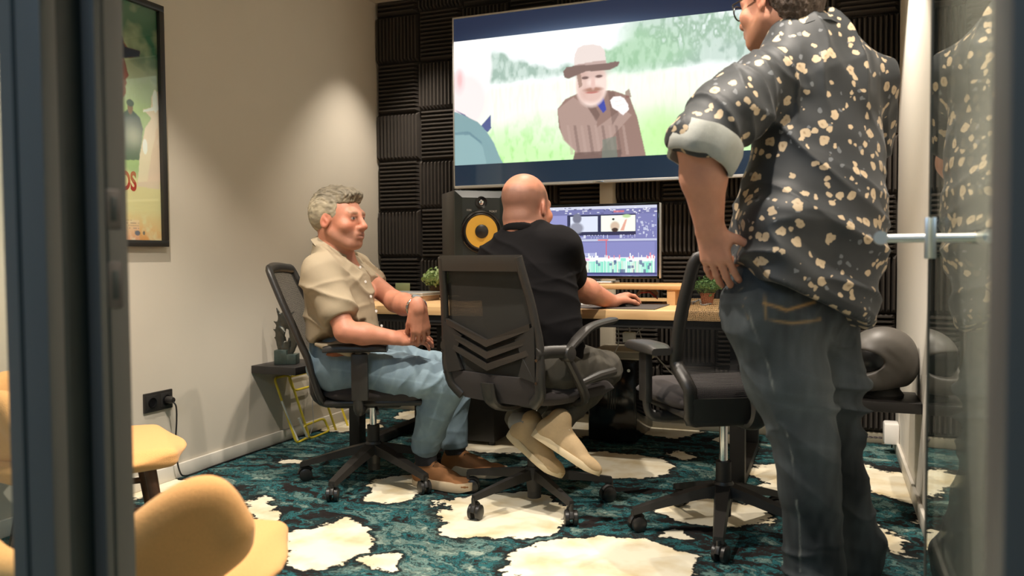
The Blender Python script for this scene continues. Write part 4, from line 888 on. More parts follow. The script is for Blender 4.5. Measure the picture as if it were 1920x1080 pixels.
def riser():
    x0, x1, y0, y1, zt = -1.47, -.585, 3.60, 3.90, .8255
    t = thing('monitor_riser', 'light wooden riser shelf under the monitor', 'shelf', ((x0+x1)/2, (y0+y1)/2, DZ))
    M = Matrix.Translation((-(x0+x1)/2, -(y0+y1)/2, -DZ))
    bo = MB().rbox(x0, x1, y0, y1, zt-.022, zt, .006); bo.xf(M).obj('board', M_riser, t)
    for x in (x0+.06, -.652, -1.18):
        MB().prism([(y0+.012, DZ), (y0+.10, DZ), (y0+.12, DZ+.022), (y1-.12, DZ+.022), (y1-.10, DZ), (y1-.02, DZ), (y1-.02, zt-.022), (y0+.012, zt-.022)], x-.018, x+.018, lambda u, v, w_: (w_, u, v)).xf(M).obj('leg', M_riser, t, smooth=False)
riser()
def speaker():
    # studio monitor toed in towards the seat, on a low block
    px, py = -1.708, 3.82; rz = math.radians(40)
    st = thing('speaker_stand', 'low black block stand under the studio speaker', 'stand', (px, py, DZ), rz)
    MB().rbox(-.11, .11, -.10, .12, 0, .012, .003).obj('foot_plate', M_blackm, st); MB().rbox(-.06, .06, -.05, .07, .012, .155, .004).obj('column', M_blackm, st); MB().rbox(-.12, .12, -.12, .13, .155, .167, .003).obj('top_plate', M_blackm, st)
    t = thing('studio_speaker', 'black studio speaker with a yellow cone beside the man in black', 'speaker', (px, py, DZ+.1672), rz)
    W, D, H = .262, .27, .385
    MB().rbox(-W/2, W/2, -D/2+.02, D/2, 0, H, .006).obj('cabinet', M_blackp, t)
    M_baf = mat('speaker_baffle', (.022, .030, .030), .38)
    # chamfered front baffle
    fr = [(-W/2, 0), (W/2, 0), (W/2, H), (-W/2, H)]; k = .034
    fi = [(-W/2+k, .012), (W/2-k, .012), (W/2-k, H-k*1.1), (-W/2+k, H-k*1.1)]
    MB().loft([[(x, -D/2+.02, z) for x, z in fr], [(x*.985, -D/2+.008, .004+z*.985) for x, z in fr], [(x, -D/2-.018, z) for x, z in fi]]).obj('baffle', M_baf, t, smooth=False)
    yf = -D/2-.018; cz = .180
    ax = (0, -1, 0)
    wo = MB().lathe([(.080, -.002), (.106, 0), (.108, .005), (.104, .009), (.096, .010), (.092, .006)], 40, (0, yf, cz), ax).obj('woofer_surround', M_gloss, t)
    MB().lathe([(.094, .005), (.088, .010), (.080, .004)], 40, (0, yf, cz), ax).obj('rubber_roll', M_rubber, wo)
    MB().lathe([(.082, .0045), (.030, -.022+.03*0), (.028, -.022)], 40, (0, yf-.001, cz), ax)
    cone = MB().lathe([(.082, .006), (.06, .0045), (.036, .0025), (.030, .002)], 40, (0, yf-.0005, cz), ax).obj('woofer_cone', mat('yellow_cone', (.86, .50, .07), .35, spec=.5), wo)
    MB().lathe([(.036, .0025), (.033, .010), (.022, .017), (0, .020)], 32, (0, yf-.0005, cz), ax).obj('dust_cap', M_blackp, wo)
    tw = MB().lathe([(.031, 0), (.030, .003), (.024, .002), (.017, .0006), (.014, .0006)], 28, (0, yf, .324), ax).obj('tweeter_ring', M_gloss, t)
    MB().lathe([(.014, 0), (.012, .006), (.007, .009), (0, .0105)], 24, (0, yf, .324), ax).obj('tweeter_dome', M_chrome, tw)
    me = text_mesh('KRK', .014, .0004, M_silver, 'badge_lettering'); o = link('badge_lettering', me, t); o.matrix_local = Matrix.Translation((-.062, yf-.001, .285))@Matrix.Rotation(PI/2, 4, 'X')
    me = text_mesh('ROKIT', .014, .0004, M_silver, 'model_lettering'); o = link('model_lettering', me, t); o.matrix_local = Matrix.Translation((.062, yf-.001, .280))@Matrix.Rotation(PI/2, 4, 'X')
    MB().rbox(-.06, .06, yf-.0005, yf+.006, .022, .040, .004).obj('bass_port', M_helmd, t)
speaker()

def leaf_ball(t, name, n, R_, c, mt, rs, lw, seed):
    r = np.random.default_rng(seed); mb = MB()
    for i in range(n):
        d = r.normal(size=3); d /= np.linalg.norm(d); d[2] = abs(d[2])*.9-.25 if r.random() < .8 else d[2]
        p = np.array(c)+d*R_*np.array(rs)*r.uniform(.72, 1.05)
        nn = d+r.normal(size=3)*.5; nn /= np.linalg.norm(nn); a = np.cross(nn, r.normal(size=3)); a /= np.linalg.norm(a); b = np.cross(nn, a); s = lw*r.uniform(.7, 1.3)
        q = [p-a*s, p-a*s*.3+b*s*.62+nn*s*.25, p+a*s*.9+nn*s*.1, p-a*s*.3-b*s*.62+nn*s*.25]
        mb.add(q, [(0, 3, 2, 1)])
    o = mb.obj(name, mt, t, smooth=False); o['kind'] = 'stuff'; return o
def plant(label, x, y, s, potm, lm, seed, z=DZ):
    t = thing('potted_plant', label, 'plant', (x, y, z))
    MB().lathe([(0, 0), (.030*s, 0), (.040*s, .058*s), (.043*s, .060*s), (.043*s, .066*s), (.037*s, .066*s), (.036*s, .058*s), (0, .056*s)], 22).obj('pot', potm, t)
    MB().lathe([(0, .05*s), (.034*s, .05*s), (.045*s, .085*s), (.03*s, .125*s), (0, .135*s)], 14).obj('stems', mat('dark_leaf', (.10, .18, .05), .8), t)
    leaf_ball(t, 'foliage', 520, .075*s, (0, 0, .105*s), lm, (1, 1, .78), .0125*s, seed)
M_leaf = mat('pale_leaf', (.46, .60, .26), .7, noise=.5, nscale=60)
M_leafd = mat('green_leaf', (.14, .28, .08), .6, noise=.4, nscale=60)
pp = onY(818, 545, 4.02); plant('small pale green plant in a brown pot beside the speaker', pp[0], 4.02, 1.0, M_pot, M_leaf, 3)
pp = onY(1326, 560, 3.72); plant('little green plant in an orange pot at the riser end', pp[0], 3.72, .8, M_terr, M_leafd, 4)

def flat_things():
    a = onZ(792, 557, DZ); 
    nb_ = thing('notebook', 'pink-brown notebook lying flat under the closed laptop', 'notebook', (-2.045, 3.70, DZ), math.radians(4))
    MB().rbox(-.15, .15, -.11, .11, 0, .022, .003).obj('pages', mat('page_edge', (.62, .46, .34), .7), nb_); MB().rbox(-.153, .153, -.113, .113, .022, .025, .001).obj('cover', mat('notebook_cover', (.40, .25, .18), .6), nb_)
    lp = thing('laptop', 'closed silver laptop lying on the notebook by the plant', 'laptop', (-2.04, 3.71, DZ+.0252), math.radians(-3))
    MB().rbox(-.165, .165, -.115, .115, 0, .010, .003).obj('base', M_silver, lp); MB().rbox(-.165, .165, -.115, .115, .0105, .017, .003).obj('lid', M_silver, lp); MB().rbox(-.05, .05, .113, .117, .004, .014, .002).obj('hinge', M_blackp, lp)
    cdv = thing('card_holder', 'small green card in a clear stand at the wall corner', 'card', (*onY(755, 540, 4.05)[:2], DZ)); 
    MB().rbox(-.045, .045, -.004, .004, 0.004, .075, .001).obj('card', mat('card_green', (.35, .42, .22), .5), cdv); MB().rbox(-.05, .05, -.02, .02, 0, .004, .001).obj('foot', M_paint_w, cdv)
    fa, fb = onZ(1000, 581, DZ), onZ(1228, 581, DZ); bb = onZ(1246, 572, DZ)
    mp = MB().rbox(-1.36, fb[0], fb[1], bb[1], DZ, DZ+.004, .0015).obj('desk_mat', mat('dark_mat', (.055, .045, .040), .8)); tag(mp, 'dark grey desk mat under keyboard and mouse', 'desk mat')
    kb = thing('keyboard', 'silver keyboard with dark keys on the desk mat', 'keyboard', (-1.14, 3.46, DZ+.0042))
    MB().rbox(-.20, .17, -.06, .06, 0, .010, .003).obj('case', M_silver, kb)
    kk = MB().rbox(-.0082, .0082, -.008, .008, 0, .005, .0015, 1).mesh('key', mat('key_grey', (.10, .10, .10), .5))
    for r_ in range(5):
        for c in range(18): link('key', kk, kb, (-.19+c*.0200, -.047+r_*.0205, .0098))
    mo = thing('computer_mouse', 'black computer mouse under the right hand of the seated man', 'mouse', (*U(1180, 565, 3.5)[:2], DZ+.0042), -.3)
    body = MB(); secs = []
    for f in np.linspace(0, 1, 9):
        y = -.055+.11*f; hw = .031*math.sin(PI*(.12+.76*f))**.5; hh = .036*math.sin(PI*(.1+.72*f))**.8
        secs.append([(hw*math.cos(a), y, max(0, hh*math.sin(a))) for a in np.linspace(0, PI, 9)])
    body.loft(secs).obj('shell', M_blackp, mo); MB().tube([(-.004, .03, .034), (.004, .03, .034)], .008, 12).obj('scroll_wheel', M_rubber, mo)
    # tilted silver gadget under the riser
    g = thing('silver_gadget', 'curved silver gadget with a red stripe leaning under the riser', 'gadget', (*onY(1212, 565, 3.74)[:2], DZ), .9)
    secs = []
    for f in np.linspace(0, 1, 8):
        secs.append([(-.06+.12*f+.010*math.cos(a), .022*math.sin(a)*math.sin(PI*(.15+.7*f)), .012+.058*math.sin(PI*(.85-.7*f))*.9+.012*math.cos(a)) for a in np.linspace(0, 2*PI, 12, endpoint=False)])
    MB().loft(secs).obj('shell', M_silver, g); MB().rbox(-.07, .07, -.035, .035, 0, .005, .002).obj('foot', M_blackp, g)
    MB().tube([(-.05, -.02, .05), (0, -.026, .052), (.05, -.02, .02)], .003, 8).obj('stripe', mat('stripe_red', (.55, .10, .12), .5), g)
    for i, (a, b, c) in enumerate([((1284, 566), (1290, 560), (1300, 566)), ((1155, 560), (1170, 548), (1185, 562)), ((1298, 568), (1310, 562), (1325, 572))]):
        pts = [onZ(*p, DZ+.006)*1. for p in (a, b, c)]
        pts = [(np.clip(p[0], -1.3, -.3), np.clip(p[1], 3.63, 4.1), p[2]) for p in pts]
        p = [(pts[0][0], pts[0][1], DZ+.004), (pts[1][0], pts[1][1]+.03, DZ+.004), (pts[2][0]-.03, pts[2][1]-.01, DZ+.004), (pts[2][0], pts[2][1]+.08, DZ+.004)]
        o = MB().tube(crom(p, 8), .0035, 8).obj('desk_cable', M_cablew); tag(o, ['pale cable curled behind the right riser leg', 'pale cable under the middle of the riser', 'pale cable beside the orange plant pot'][i], 'cable', 'cables on the desk')
    ad = thing('power_adapter', 'small white power adapter hanging among cables under the desk', 'adapter', (*onY(1180, 630, 3.9)[:2], 0)); zz = onY(1180, 630, 3.9)[2]
    MB().rbox(-.03, .03, -.02, .02, zz-.03, zz+.02, .005).obj('case', M_paint_w, ad); MB().tube([(0, 0, zz+.02), (0, .02, DZ-.042)], .003, 8).obj('cord', M_cablew, ad)
    for i, l in enumerate([[(1155, 612), (1160, 640), (1150, 670), (1165, 700)], [(1190, 610), (1205, 640), (1230, 668), (1265, 706)], [(1262, 612), (1270, 650), (1276, 680), (1280, 700)], [(1170, 612), (1185, 628), (1200, 618), (1212, 612)]]):
        pts = [onY(x, y, 3.93) for x, y in l]; pts[0][2] = DZ-.045
        o = MB().tube(crom(pts, 6), .0032, 8).obj('hanging_cable', M_cablew if i != 2 else mat('grey_cable', (.2, .2, .2), .5))
        tag(o, ['pale cable hanging beside the cream column', 'pale cable sagging to the right under the desk', 'grey cable hanging straight below the desk', 'pale cable looping close under the desk top'][i], 'cable', 'cables under the desk')
flat_things()

# ================================================================== things on the side walls
def shelves():
    s1 = thing('wall_shelf', 'black floating shelf on the left wall under the bronze sculpture', 'shelf', (XL, 3.23, .39), 0, 'black floating shelves')
    MB().rbox(0.0005, .262, 0, .30, 0, .038, .002).obj('board', M_shelfb, s1)
    s2 = thing('wall_shelf', 'black floating shelf on the right wall under the dark helmet', 'shelf', (XR, 3.23, .378), 0, 'black floating shelves')
    MB().rbox(-.262, -.0005, 0, .27, 0, .038, .002).obj('board', M_shelfb, s2)
    # sockets
    c = onX(298, 752, XL+.01); t = thing('wall_socket', 'black double wall socket low on the beige wall', 'socket', (XL, c[1], c[2]))
    MB().rbox(0, .010, -.078, .078, -.041, .041, .003).obj('cover_plate', M_blackp, t)
    for s in (-1, 1):
        MB().rbox(.009, .0125, s*.039-.030, s*.039+.030, -.030, .030, .002).obj('insert', M_blackm, t)
        MB().lathe([(.021, 0), (.021, .0045), (.019, .0045), (.018, .001), (0, .001)], 24, (.0125, s*.039, 0), (1, 0, 0)).obj('outlet', M_gloss, t)
    pl = thing('power_plug', 'black plug and cord in the right hole of the socket', 'plug', (XL+.0175, c[1]+.039, c[2]))
    MB().lathe([(.016, 0), (.016, .02), (.011, .034), (0, .036)], 18, (0, 0, 0), (1, 0, 0)).obj('body', M_blackp, pl)
    by = c[1]+.039; bz = c[2]
    fl = lambda y, x=.03: (x-.0175, y-by, .0045-bz)
    MB().tube(crom([(.03, 0, -.005), (.045, .003, -.03), (.04, .008, -.10), (.028, .012, -.20), (.028, .03, -.31), fl(by+.09), fl(by+.25, .024), fl(by+.5, .022), fl(by+.85, .022), fl(by+1.1, .03)], 6), .0035, 8).obj('cord', M_cable, pl)
    # white adapter on the right wall
    p = onX(1684, 808, XR); t = thing('wall_adapter', 'white plug-in adapter low on the right wall', 'adapter', (XR, p[1]-.05, p[2]))
    MB().rbox(-.068, -.0005, -.05, .05, -.05, .05, .010).obj('case', M_paint_w, t); MB().tube([(-.03, 0, -.05), (-.03, .01, -.075)], .004, 8).obj('strain_relief', M_blackp, t)
    a = U(1577, 785, 4.3); e = np.array([XR-.072, p[1]-.02, p[2]-.035])
    mid = (a+e)/2; mid[2] -= .035
    path = crom([a-np.array([.35, -.02, -.08]), a, mid, e], 16)
    o = MB()
    for ph in (0, PI):
        o.tube([np.array(q)+.0035*np.array([0, math.cos(ph+i*.9), math.sin(ph+i*.9)]) for i, q in enumerate(path)], .003, 6)
    tag(o.obj('twisted_cord', mat('braided_cord', (.13, .11, .11), .6)), 'dark twisted cord hanging in front of the foam wall', 'cord')
shelves()
# ================================================================== sculpted solids: smooth unions on a grid, skinned with surface nets
def V3(*a): return np.array(a, float)
def nrm(v): v = np.asarray(v, float); return v/(np.linalg.norm(v)+1e-12)
class Field:
    def __init__(s, lo, hi, h):
        s.lo = np.array(lo, float); s.h = h; s.n = np.ceil((np.array(hi)-s.lo)/h).astype(int)+1
        s.a = np.full(tuple(s.n), .5, np.float32)
    def sub(s, lo, hi):
        i0 = np.maximum(0, np.floor((np.array(lo)-s.lo)/s.h).astype(int)); i1 = np.minimum(s.n, np.ceil((np.array(hi)-s.lo)/s.h).astype(int)+1)
        if np.any(i1 <= i0): return None, None
        sl = tuple(slice(a, b) for a, b in zip(i0, i1))
        ax = [(s.lo[k]+s.h*np.arange(i0[k], i1[k])).astype(np.float32) for k in range(3)]
        return sl, (ax[0][:, None, None], ax[1][None, :, None], ax[2][None, None, :])
    def put(s, fn, lo, hi, k=.012, op='u', pad=.03):
        sl, g = s.sub(np.array(lo)-pad-k, np.array(hi)+pad+k)
        if sl is None: return s
        d = fn(*g); a = s.a[sl]
        if op == 'u':
            if k > 0: h_ = np.maximum(k-np.abs(a-d), 0)/k; s.a[sl] = np.minimum(a, d)-h_*h_*k*.25
            else: s.a[sl] = np.minimum(a, d)
        elif op == 's':
            d = -d; h_ = np.maximum(k-np.abs(a-d), 0)/max(k, 1e-6); s.a[sl] = np.maximum(a, d)+h_*h_*k*.25
        return s
    def cone(s, a, b, ra, rb, k=.012, flat=None, op='u'):
        """tapered capsule; flat=(dir, factor>1) makes it thinner along dir"""
        a = np.asarray(a, float); b = np.asarray(b, float); ab = b-a; L2 = max(float(ab@ab), 1e-9); R_ = max(ra, rb)
        if flat is not None: fd = nrm(flat[0]); fk = flat[1]-1
        def fn(X, Y, Z):
            px, py, pz = X-a[0], Y-a[1], Z-a[2]
            t = np.clip((px*ab[0]+py*ab[1]+pz*ab[2])/L2, 0, 1)
            dx, dy, dz = px-t*ab[0], py-t*ab[1], pz-t*ab[2]
            if flat is not None:
                q = (dx*fd[0]+dy*fd[1]+dz*fd[2])*fk; dx = dx+q*fd[0]; dy = dy+q*fd[1]; dz = dz+q*fd[2]
            return np.sqrt(dx*dx+dy*dy+dz*dz)-(ra+t*(rb-ra))
        return s.put(fn, np.minimum(a, b)-R_, np.maximum(a, b)+R_, k, op)
    def chain(s, pts, rs, k=.012, flat=None):
        for i in range(len(pts)-1): s.cone(pts[i], pts[i+1], rs[i], rs[i+1], k, flat if not isinstance(flat, list) else flat[i])
        return s
    def ell(s, c, axes, rad, k=.012, op='u'):
        c = np.asarray(c, float); A = np.array([nrm(v) for v in axes]); r = np.asarray(rad, float); ext = np.sqrt(((A*r[:, None])**2).sum(0))
        def fn(X, Y, Z):
            px, py, pz = X-c[0], Y-c[1], Z-c[2]
            u = [(px*A[i][0]+py*A[i][1]+pz*A[i][2])/r[i] for i in range(3)]
            k0 = np.sqrt(u[0]**2+u[1]**2+u[2]**2); k1 = np.sqrt((u[0]/r[0])**2+(u[1]/r[1])**2+(u[2]/r[2])**2)+1e-6
            return k0*(k0-1)/k1
        return s.put(fn, c-ext, c+ext, k, op)
    def box(s, c, axes, half, rnd=.005, k=.008, op='u'):
        c = np.asarray(c, float); A = np.array([nrm(v) for v in axes]); hf = np.asarray(half, float); ext = np.abs(A*hf[:, None]).sum(0)
        def fn(X, Y, Z):
            px, py, pz = X-c[0], Y-c[1], Z-c[2]
            q = [np.abs(px*A[i][0]+py*A[i][1]+pz*A[i][2])-(hf[i]-rnd) for i in range(3)]
            o = np.sqrt(sum(np.maximum(v, 0)**2 for v in q)); return o+np.minimum(np.maximum(np.maximum(q[0], q[1]), q[2]), 0)-rnd
        return s.put(fn, c-ext, c+ext, k, op)
    def cut(s, p, n, lo=None, hi=None, k=.004):
        """remove everything on the side of the plane that n points to"""
        p = np.asarray(p, float); n = nrm(n); lo = s.lo if lo is None else lo; hi = s.lo+s.h*s.n if hi is None else hi
        return s.put(lambda X, Y, Z: -((X-p[0])*n[0]+(Y-p[1])*n[1]+(Z-p[2])*n[2]), lo, hi, k, 's', pad=0)
    def nets(s):
        a = s.a; ins = a < 0
        n0, n1, n2 = a.shape
        cnt = np.zeros((n0-1, n1-1, n2-1), np.int8)
        for dx in (0, 1):
            for dy in (0, 1):
                for dz in (0, 1): cnt += ins[dx:n0-1+dx, dy:n1-1+dy, dz:n2-1+dz]
        act = (cnt > 0) & (cnt < 8); I = np.argwhere(act)
        idx = np.full(act.shape, -1, np.int32); idx[act] = np.arange(len(I), dtype=np.int32)
        corner = {}
        for dx in (0, 1):
            for dy in (0, 1):
                for dz in (0, 1): corner[(dx, dy, dz)] = a[I[:, 0]+dx, I[:, 1]+dy, I[:, 2]+dz]
        acc = np.zeros((len(I), 3)); num = np.zeros(len(I))
        for ax in range(3):
            o = [k for k in range(3) if k != ax]
            for u in (0, 1):
                for v in (0, 1):
                    c0 = [0, 0, 0]; c0[o[0]] = u; c0[o[1]] = v; c1 = list(c0); c1[ax] = 1
                    f0 = corner[tuple(c0)]; f1 = corner[tuple(c1)]; m_ = (f0 < 0) != (f1 < 0)
                    t = np.where(m_, f0/(f0-f1+1e-20), 0); p = np.zeros((len(I), 3)); p[:, o[0]] = u; p[:, o[1]] = v; p[:, ax] = t
                    acc[m_] += p[m_]; num[m_] += 1
        P = s.lo+s.h*(I+acc/num[:, None])
        quads = []
        for ax in range(3):
            o = [k for k in range(3) if k != ax]
            sl0 = [slice(None)]*3; sl1 = [slice(None)]*3; sl0[ax] = slice(0, -1); sl1[ax] = slice(1, None)
            for k in o: sl0[k] = slice(1, -1); sl1[k] = slice(1, -1)
            d = ins[tuple(sl0)].astype(np.int8)-ins[tuple(sl1)].astype(np.int8); E = np.argwhere(d != 0)
            if not len(E): continue
            sg = d[d != 0]; base = E.copy()
            for k in o: base[:, k] += 1
            def ci(du, dv): q = base.copy(); q[:, o[0]] -= du; q[:, o[1]] -= dv; return idx[q[:, 0], q[:, 1], q[:, 2]]
            Q = np.stack([ci(1, 1), ci(0, 1), ci(0, 0), ci(1, 0)], 1)
            flip = (sg < 0) if ax != 1 else (sg > 0)
            Q[flip] = Q[flip][:, ::-1]; quads.append(Q)
        Q = np.concatenate(quads); Q = Q[(Q >= 0).all(1)]
        return P, Q
def vnormals(P, Q):
    fn = np.cross(P[Q[:, 2]]-P[Q[:, 0]], P[Q[:, 3]]-P[Q[:, 1]]); N = np.zeros_like(P)
    for k in range(4): np.add.at(N, Q[:, k], fn)
    return N/(np.linalg.norm(N, axis=1)[:, None]+1e-12)
def relax(P, Q, it=2, lam=.5):
    for _ in range(it):
        S = np.zeros_like(P); C = np.zeros(len(P))
        for k in range(4):
            np.add.at(S, Q[:, k], P[Q[:, (k+1) % 4]]+P[Q[:, (k-1) % 4]]); np.add.at(C, Q[:, k], 2)
        P = P+lam*(S/C[:, None]-P)
    return P
_LAT = {}
def vnoise(P, freq, seed=0):
    """smooth value noise, -1..1; freq scalar or per-axis"""
    if seed not in _LAT: _LAT[seed] = np.random.default_rng(seed).uniform(-1, 1, (32, 32, 32))
    g = _LAT[seed]; q = P*np.asarray(freq); i = np.floor(q).astype(int); f = q-i; f = f*f*(3-2*f); out = 0
    for dx in (0, 1):
        for dy in (0, 1):
            for dz in (0, 1):
                w_ = (f[:, 0] if dx else 1-f[:, 0])*(f[:, 1] if dy else 1-f[:, 1])*(f[:, 2] if dz else 1-f[:, 2])
                out = out+w_*g[(i[:, 0]+dx) % 32, (i[:, 1]+dy) % 32, (i[:, 2]+dz) % 32]
    return out
def folds(P, dirs, wl, seed, warp=.5):
    """irregular creases running across direction dirs, wl = spacing in metres"""
    d = nrm(dirs); f = 1/wl; W_ = P+.35*wl*np.stack([vnoise(P, f*.55, seed+k) for k in range(3)], 1)
    q = W_*(f*.26)+((W_@d)*f*.80)[:, None]*d+seed*3.7
    r = (1-np.abs(vnoise(q, 1., seed+3)))**4; amp = np.clip(.55+.75*vnoise(P, f*.22, seed+4), 0, 1.1)
    return r*amp
def skin_mesh(name, P, Q, mt, parent, base, col=None):
    me = bpy.data.meshes.new(name); V = (P-np.asarray(base)).astype(np.float32)
    me.vertices.add(len(V)); me.vertices.foreach_set('co', V.ravel())
    me.loops.add(Q.size); me.loops.foreach_set('vertex_index', Q.astype(np.int32).ravel())
    me.polygons.add(len(Q)); me.polygons.foreach_set('loop_start', np.arange(0, Q.size, 4, dtype=np.int32)); me.polygons.foreach_set('loop_total', np.full(len(Q), 4, np.int32))
    me.polygons.foreach_set('use_smooth', np.ones(len(Q), bool)); me.update(calc_edges=True); me.validate()
    if mt: me.materials.append(mt)
    if col is not None:
        at = me.color_attributes.new('Col', 'FLOAT_COLOR', 'POINT'); c = np.ones((len(V), 4), np.float32); c[:, :3] = np.clip(col, 0, 1); at.data.foreach_set('color', c.ravel())
    return link(name, me, parent)

# ------------------------------------------------------------------ head and hand builders
class Frame:
    def __init__(s, o, fwd, up):
        s.o = np.asarray(o, float); s.f = nrm(fwd); s.r = nrm(np.cross(s.f, up)); s.u = np.cross(s.r, s.f); s.ax = (s.r, s.f, s.u)
    def __call__(s, x, y, z): return s.o+x*s.r+y*s.f+z*s.u
    def loc(s, P): d = P-s.o; return d@s.r, d@s.f, d@s.u
def head(F, fr, k=1.0, jaw=1.0, ears=True):
    S = lambda *a: tuple(k*v for v in a); q = lambda x, y, z: fr(k*x, k*y, k*z); A = fr.ax
    F.ell(q(0, -.018, .034), A, S(.077, .099, .086), k*.02)
    F.ell(q(0, .034, -.020), A, S(.061, .062, .085), k*.03)
    F.ell(q(0, .030, -.072), A, S(.050*jaw, .056, .042), k*.03)
    F.ell(q(0, .072, -.098), A, S(.027, .020, .018), k*.03)
    for s in (-1, 1):
        F.cone(q(s*.054*jaw, .0, -.050), q(s*.026, .062, -.095), k*.018*jaw, k*.016, k*.025)     # jaw line
        F.ell(q(s*.046, .066, -.030), A, S(.021, .020, .018), k*.03)                              # cheekbone
    F.cone(q(-.036, .084, .018), q(.036, .084, .018), k*.0125, k*.0125, k*.02)                   # brow
    for s in (-1, 1): F.ell(q(s*.031, .103, .000), A, S(.019, .016, .0125), k*.012, 's')          # eye socket
    for s in (-1, 1):
        F.ell(q(s*.031, .0815, .000), A, S(.0135, .0130, .0125), k*.006)
        F.cone(q(s*.019, .0925, .0075), q(s*.044, .0865, .0065), k*.0034, k*.0030, k*.005)       # upper lid
    F.cone(q(0, .094, .012), q(0, .118, -.030), k*.0085, k*.0120, k*.014)                         # nose
    F.ell(q(0, .1165, -.034), A, S(.0125, .0125, .0105), k*.010)
    for s in (-1, 1): F.ell(q(s*.0135, .103, -.037), A, S(.0085, .011, .0085), k*.008)
    F.ell(q(0, .086, -.062), A, S(.028, .020, .018), k*.02)                                        # mouth mound
    F.cone(q(-.020, .0955, -.0615), q(.020, .0955, -.0615), k*.0046, k*.0046, k*.010)
    F.cone(q(-.017, .0950, -.0725), q(.017, .0950, -.0725), k*.0054, k*.0054, k*.010)
    F.cone(q(-.024, .1035, -.067), q(.024, .1035, -.067), k*.0013, k*.0013, k*.005, None, 's')
    if ears:
        for s in (-1, 1):
            ear = Frame(q(s*.079, -.006, -.008), fr.f*.95-fr.u*.25+fr.r*s*-.35, fr.u+fr.f*-.18)
            F.ell(ear(0, 0, 0), ear.ax, S(.0085, .0195, .0315), k*.008)
            F.ell(ear(s*.0085, .002, .003), ear.ax, S(.007, .0115, .021), k*.006, 's')
            F.cone(ear(s*.003, .006, -.002), ear(s*.003, -.006, .010), k*.004, k*.0035, k*.006)
def head_color(P, fr, k, base, brow, stubble=None, stub_amt=0):
    x, y, z = [v/k for v in fr.loc(P)]
    c = np.tile(np.array(base), (len(P), 1)); n = vnoise(P, 30, 41)[:, None]*.06+vnoise(P, 90, 42)[:, None]*.04
    c = c*(1+n)
    def mix(m_, col): nonlocal c; m_ = np.clip(m_, 0, 1)[:, None]; c = c*(1-m_)+m_*np.array(col)
    inh = (np.abs(x) < .11) & (y > -.13) & (y < .15) & (z > -.13) & (z < .14)
    red = np.exp(-(((np.abs(x)-.045)/.025)**2+((z+.03)/.03)**2))*(y > .02); mix(red*.35*inh, (base[0]*1.05, base[1]*.72, base[2]*.68))
    mix(np.exp(-((x/.014)**2+((z+.033)/.016)**2))*(y > .09)*.4*inh, (base[0]*1.05, base[1]*.68, base[2]*.62))
    mix(np.exp(-(((np.abs(x)-.083)/.012)**2+((z+.008)/.03)**2+((y+.006)/.025)**2))*.45*inh, (base[0]*1.05, base[1]*.62, base[2]*.58))
    lip = np.exp(-((z+.067)/.0085)**4)*(np.abs(x) < .026)*(y > .085); mix(lip*.45*inh, (base[0]*.9, base[1]*.6, base[2]*.6))
    mix(np.exp(-((z+.067)/.0022)**2)*(np.abs(x) < .025)*(y > .08)*.6*inh, (base[0]*.3, base[1]*.15, base[2]*.13))
    bro = np.exp(-((z-.0225-.10*(np.abs(x)-.03)*(np.abs(x) < .03))/.0055)**2)*(np.abs(x) > .013)*(np.abs(x) < .05)*(y > .06); mix(bro*.65*inh, brow)
    ex = np.abs(x)-.031
    eye = (((ex/.0125)**2+((z+.0005)/.0058)**2) < 1)*(y > .075); mix(eye*.9*inh, (.42, .38, .34)); mix((((ex/.0056)**2+((z+.0003)/.0056)**2) < 1)*(y > .075)*inh, (.035, .03, .03))
    mix(np.exp(-((ex/.015)**2)**2)*np.exp(-((z-.0062)/.0022)**2)*(y > .075)*.75*inh, (base[0]*.25, base[1]*.16, base[2]*.14))
    if stub_amt:
        st = np.clip((y-(-.01))/.03, 0, 1)*np.clip((-.035-z)/.02, 0, 1)*inh; mix(st*stub_amt, stubble)
    return c
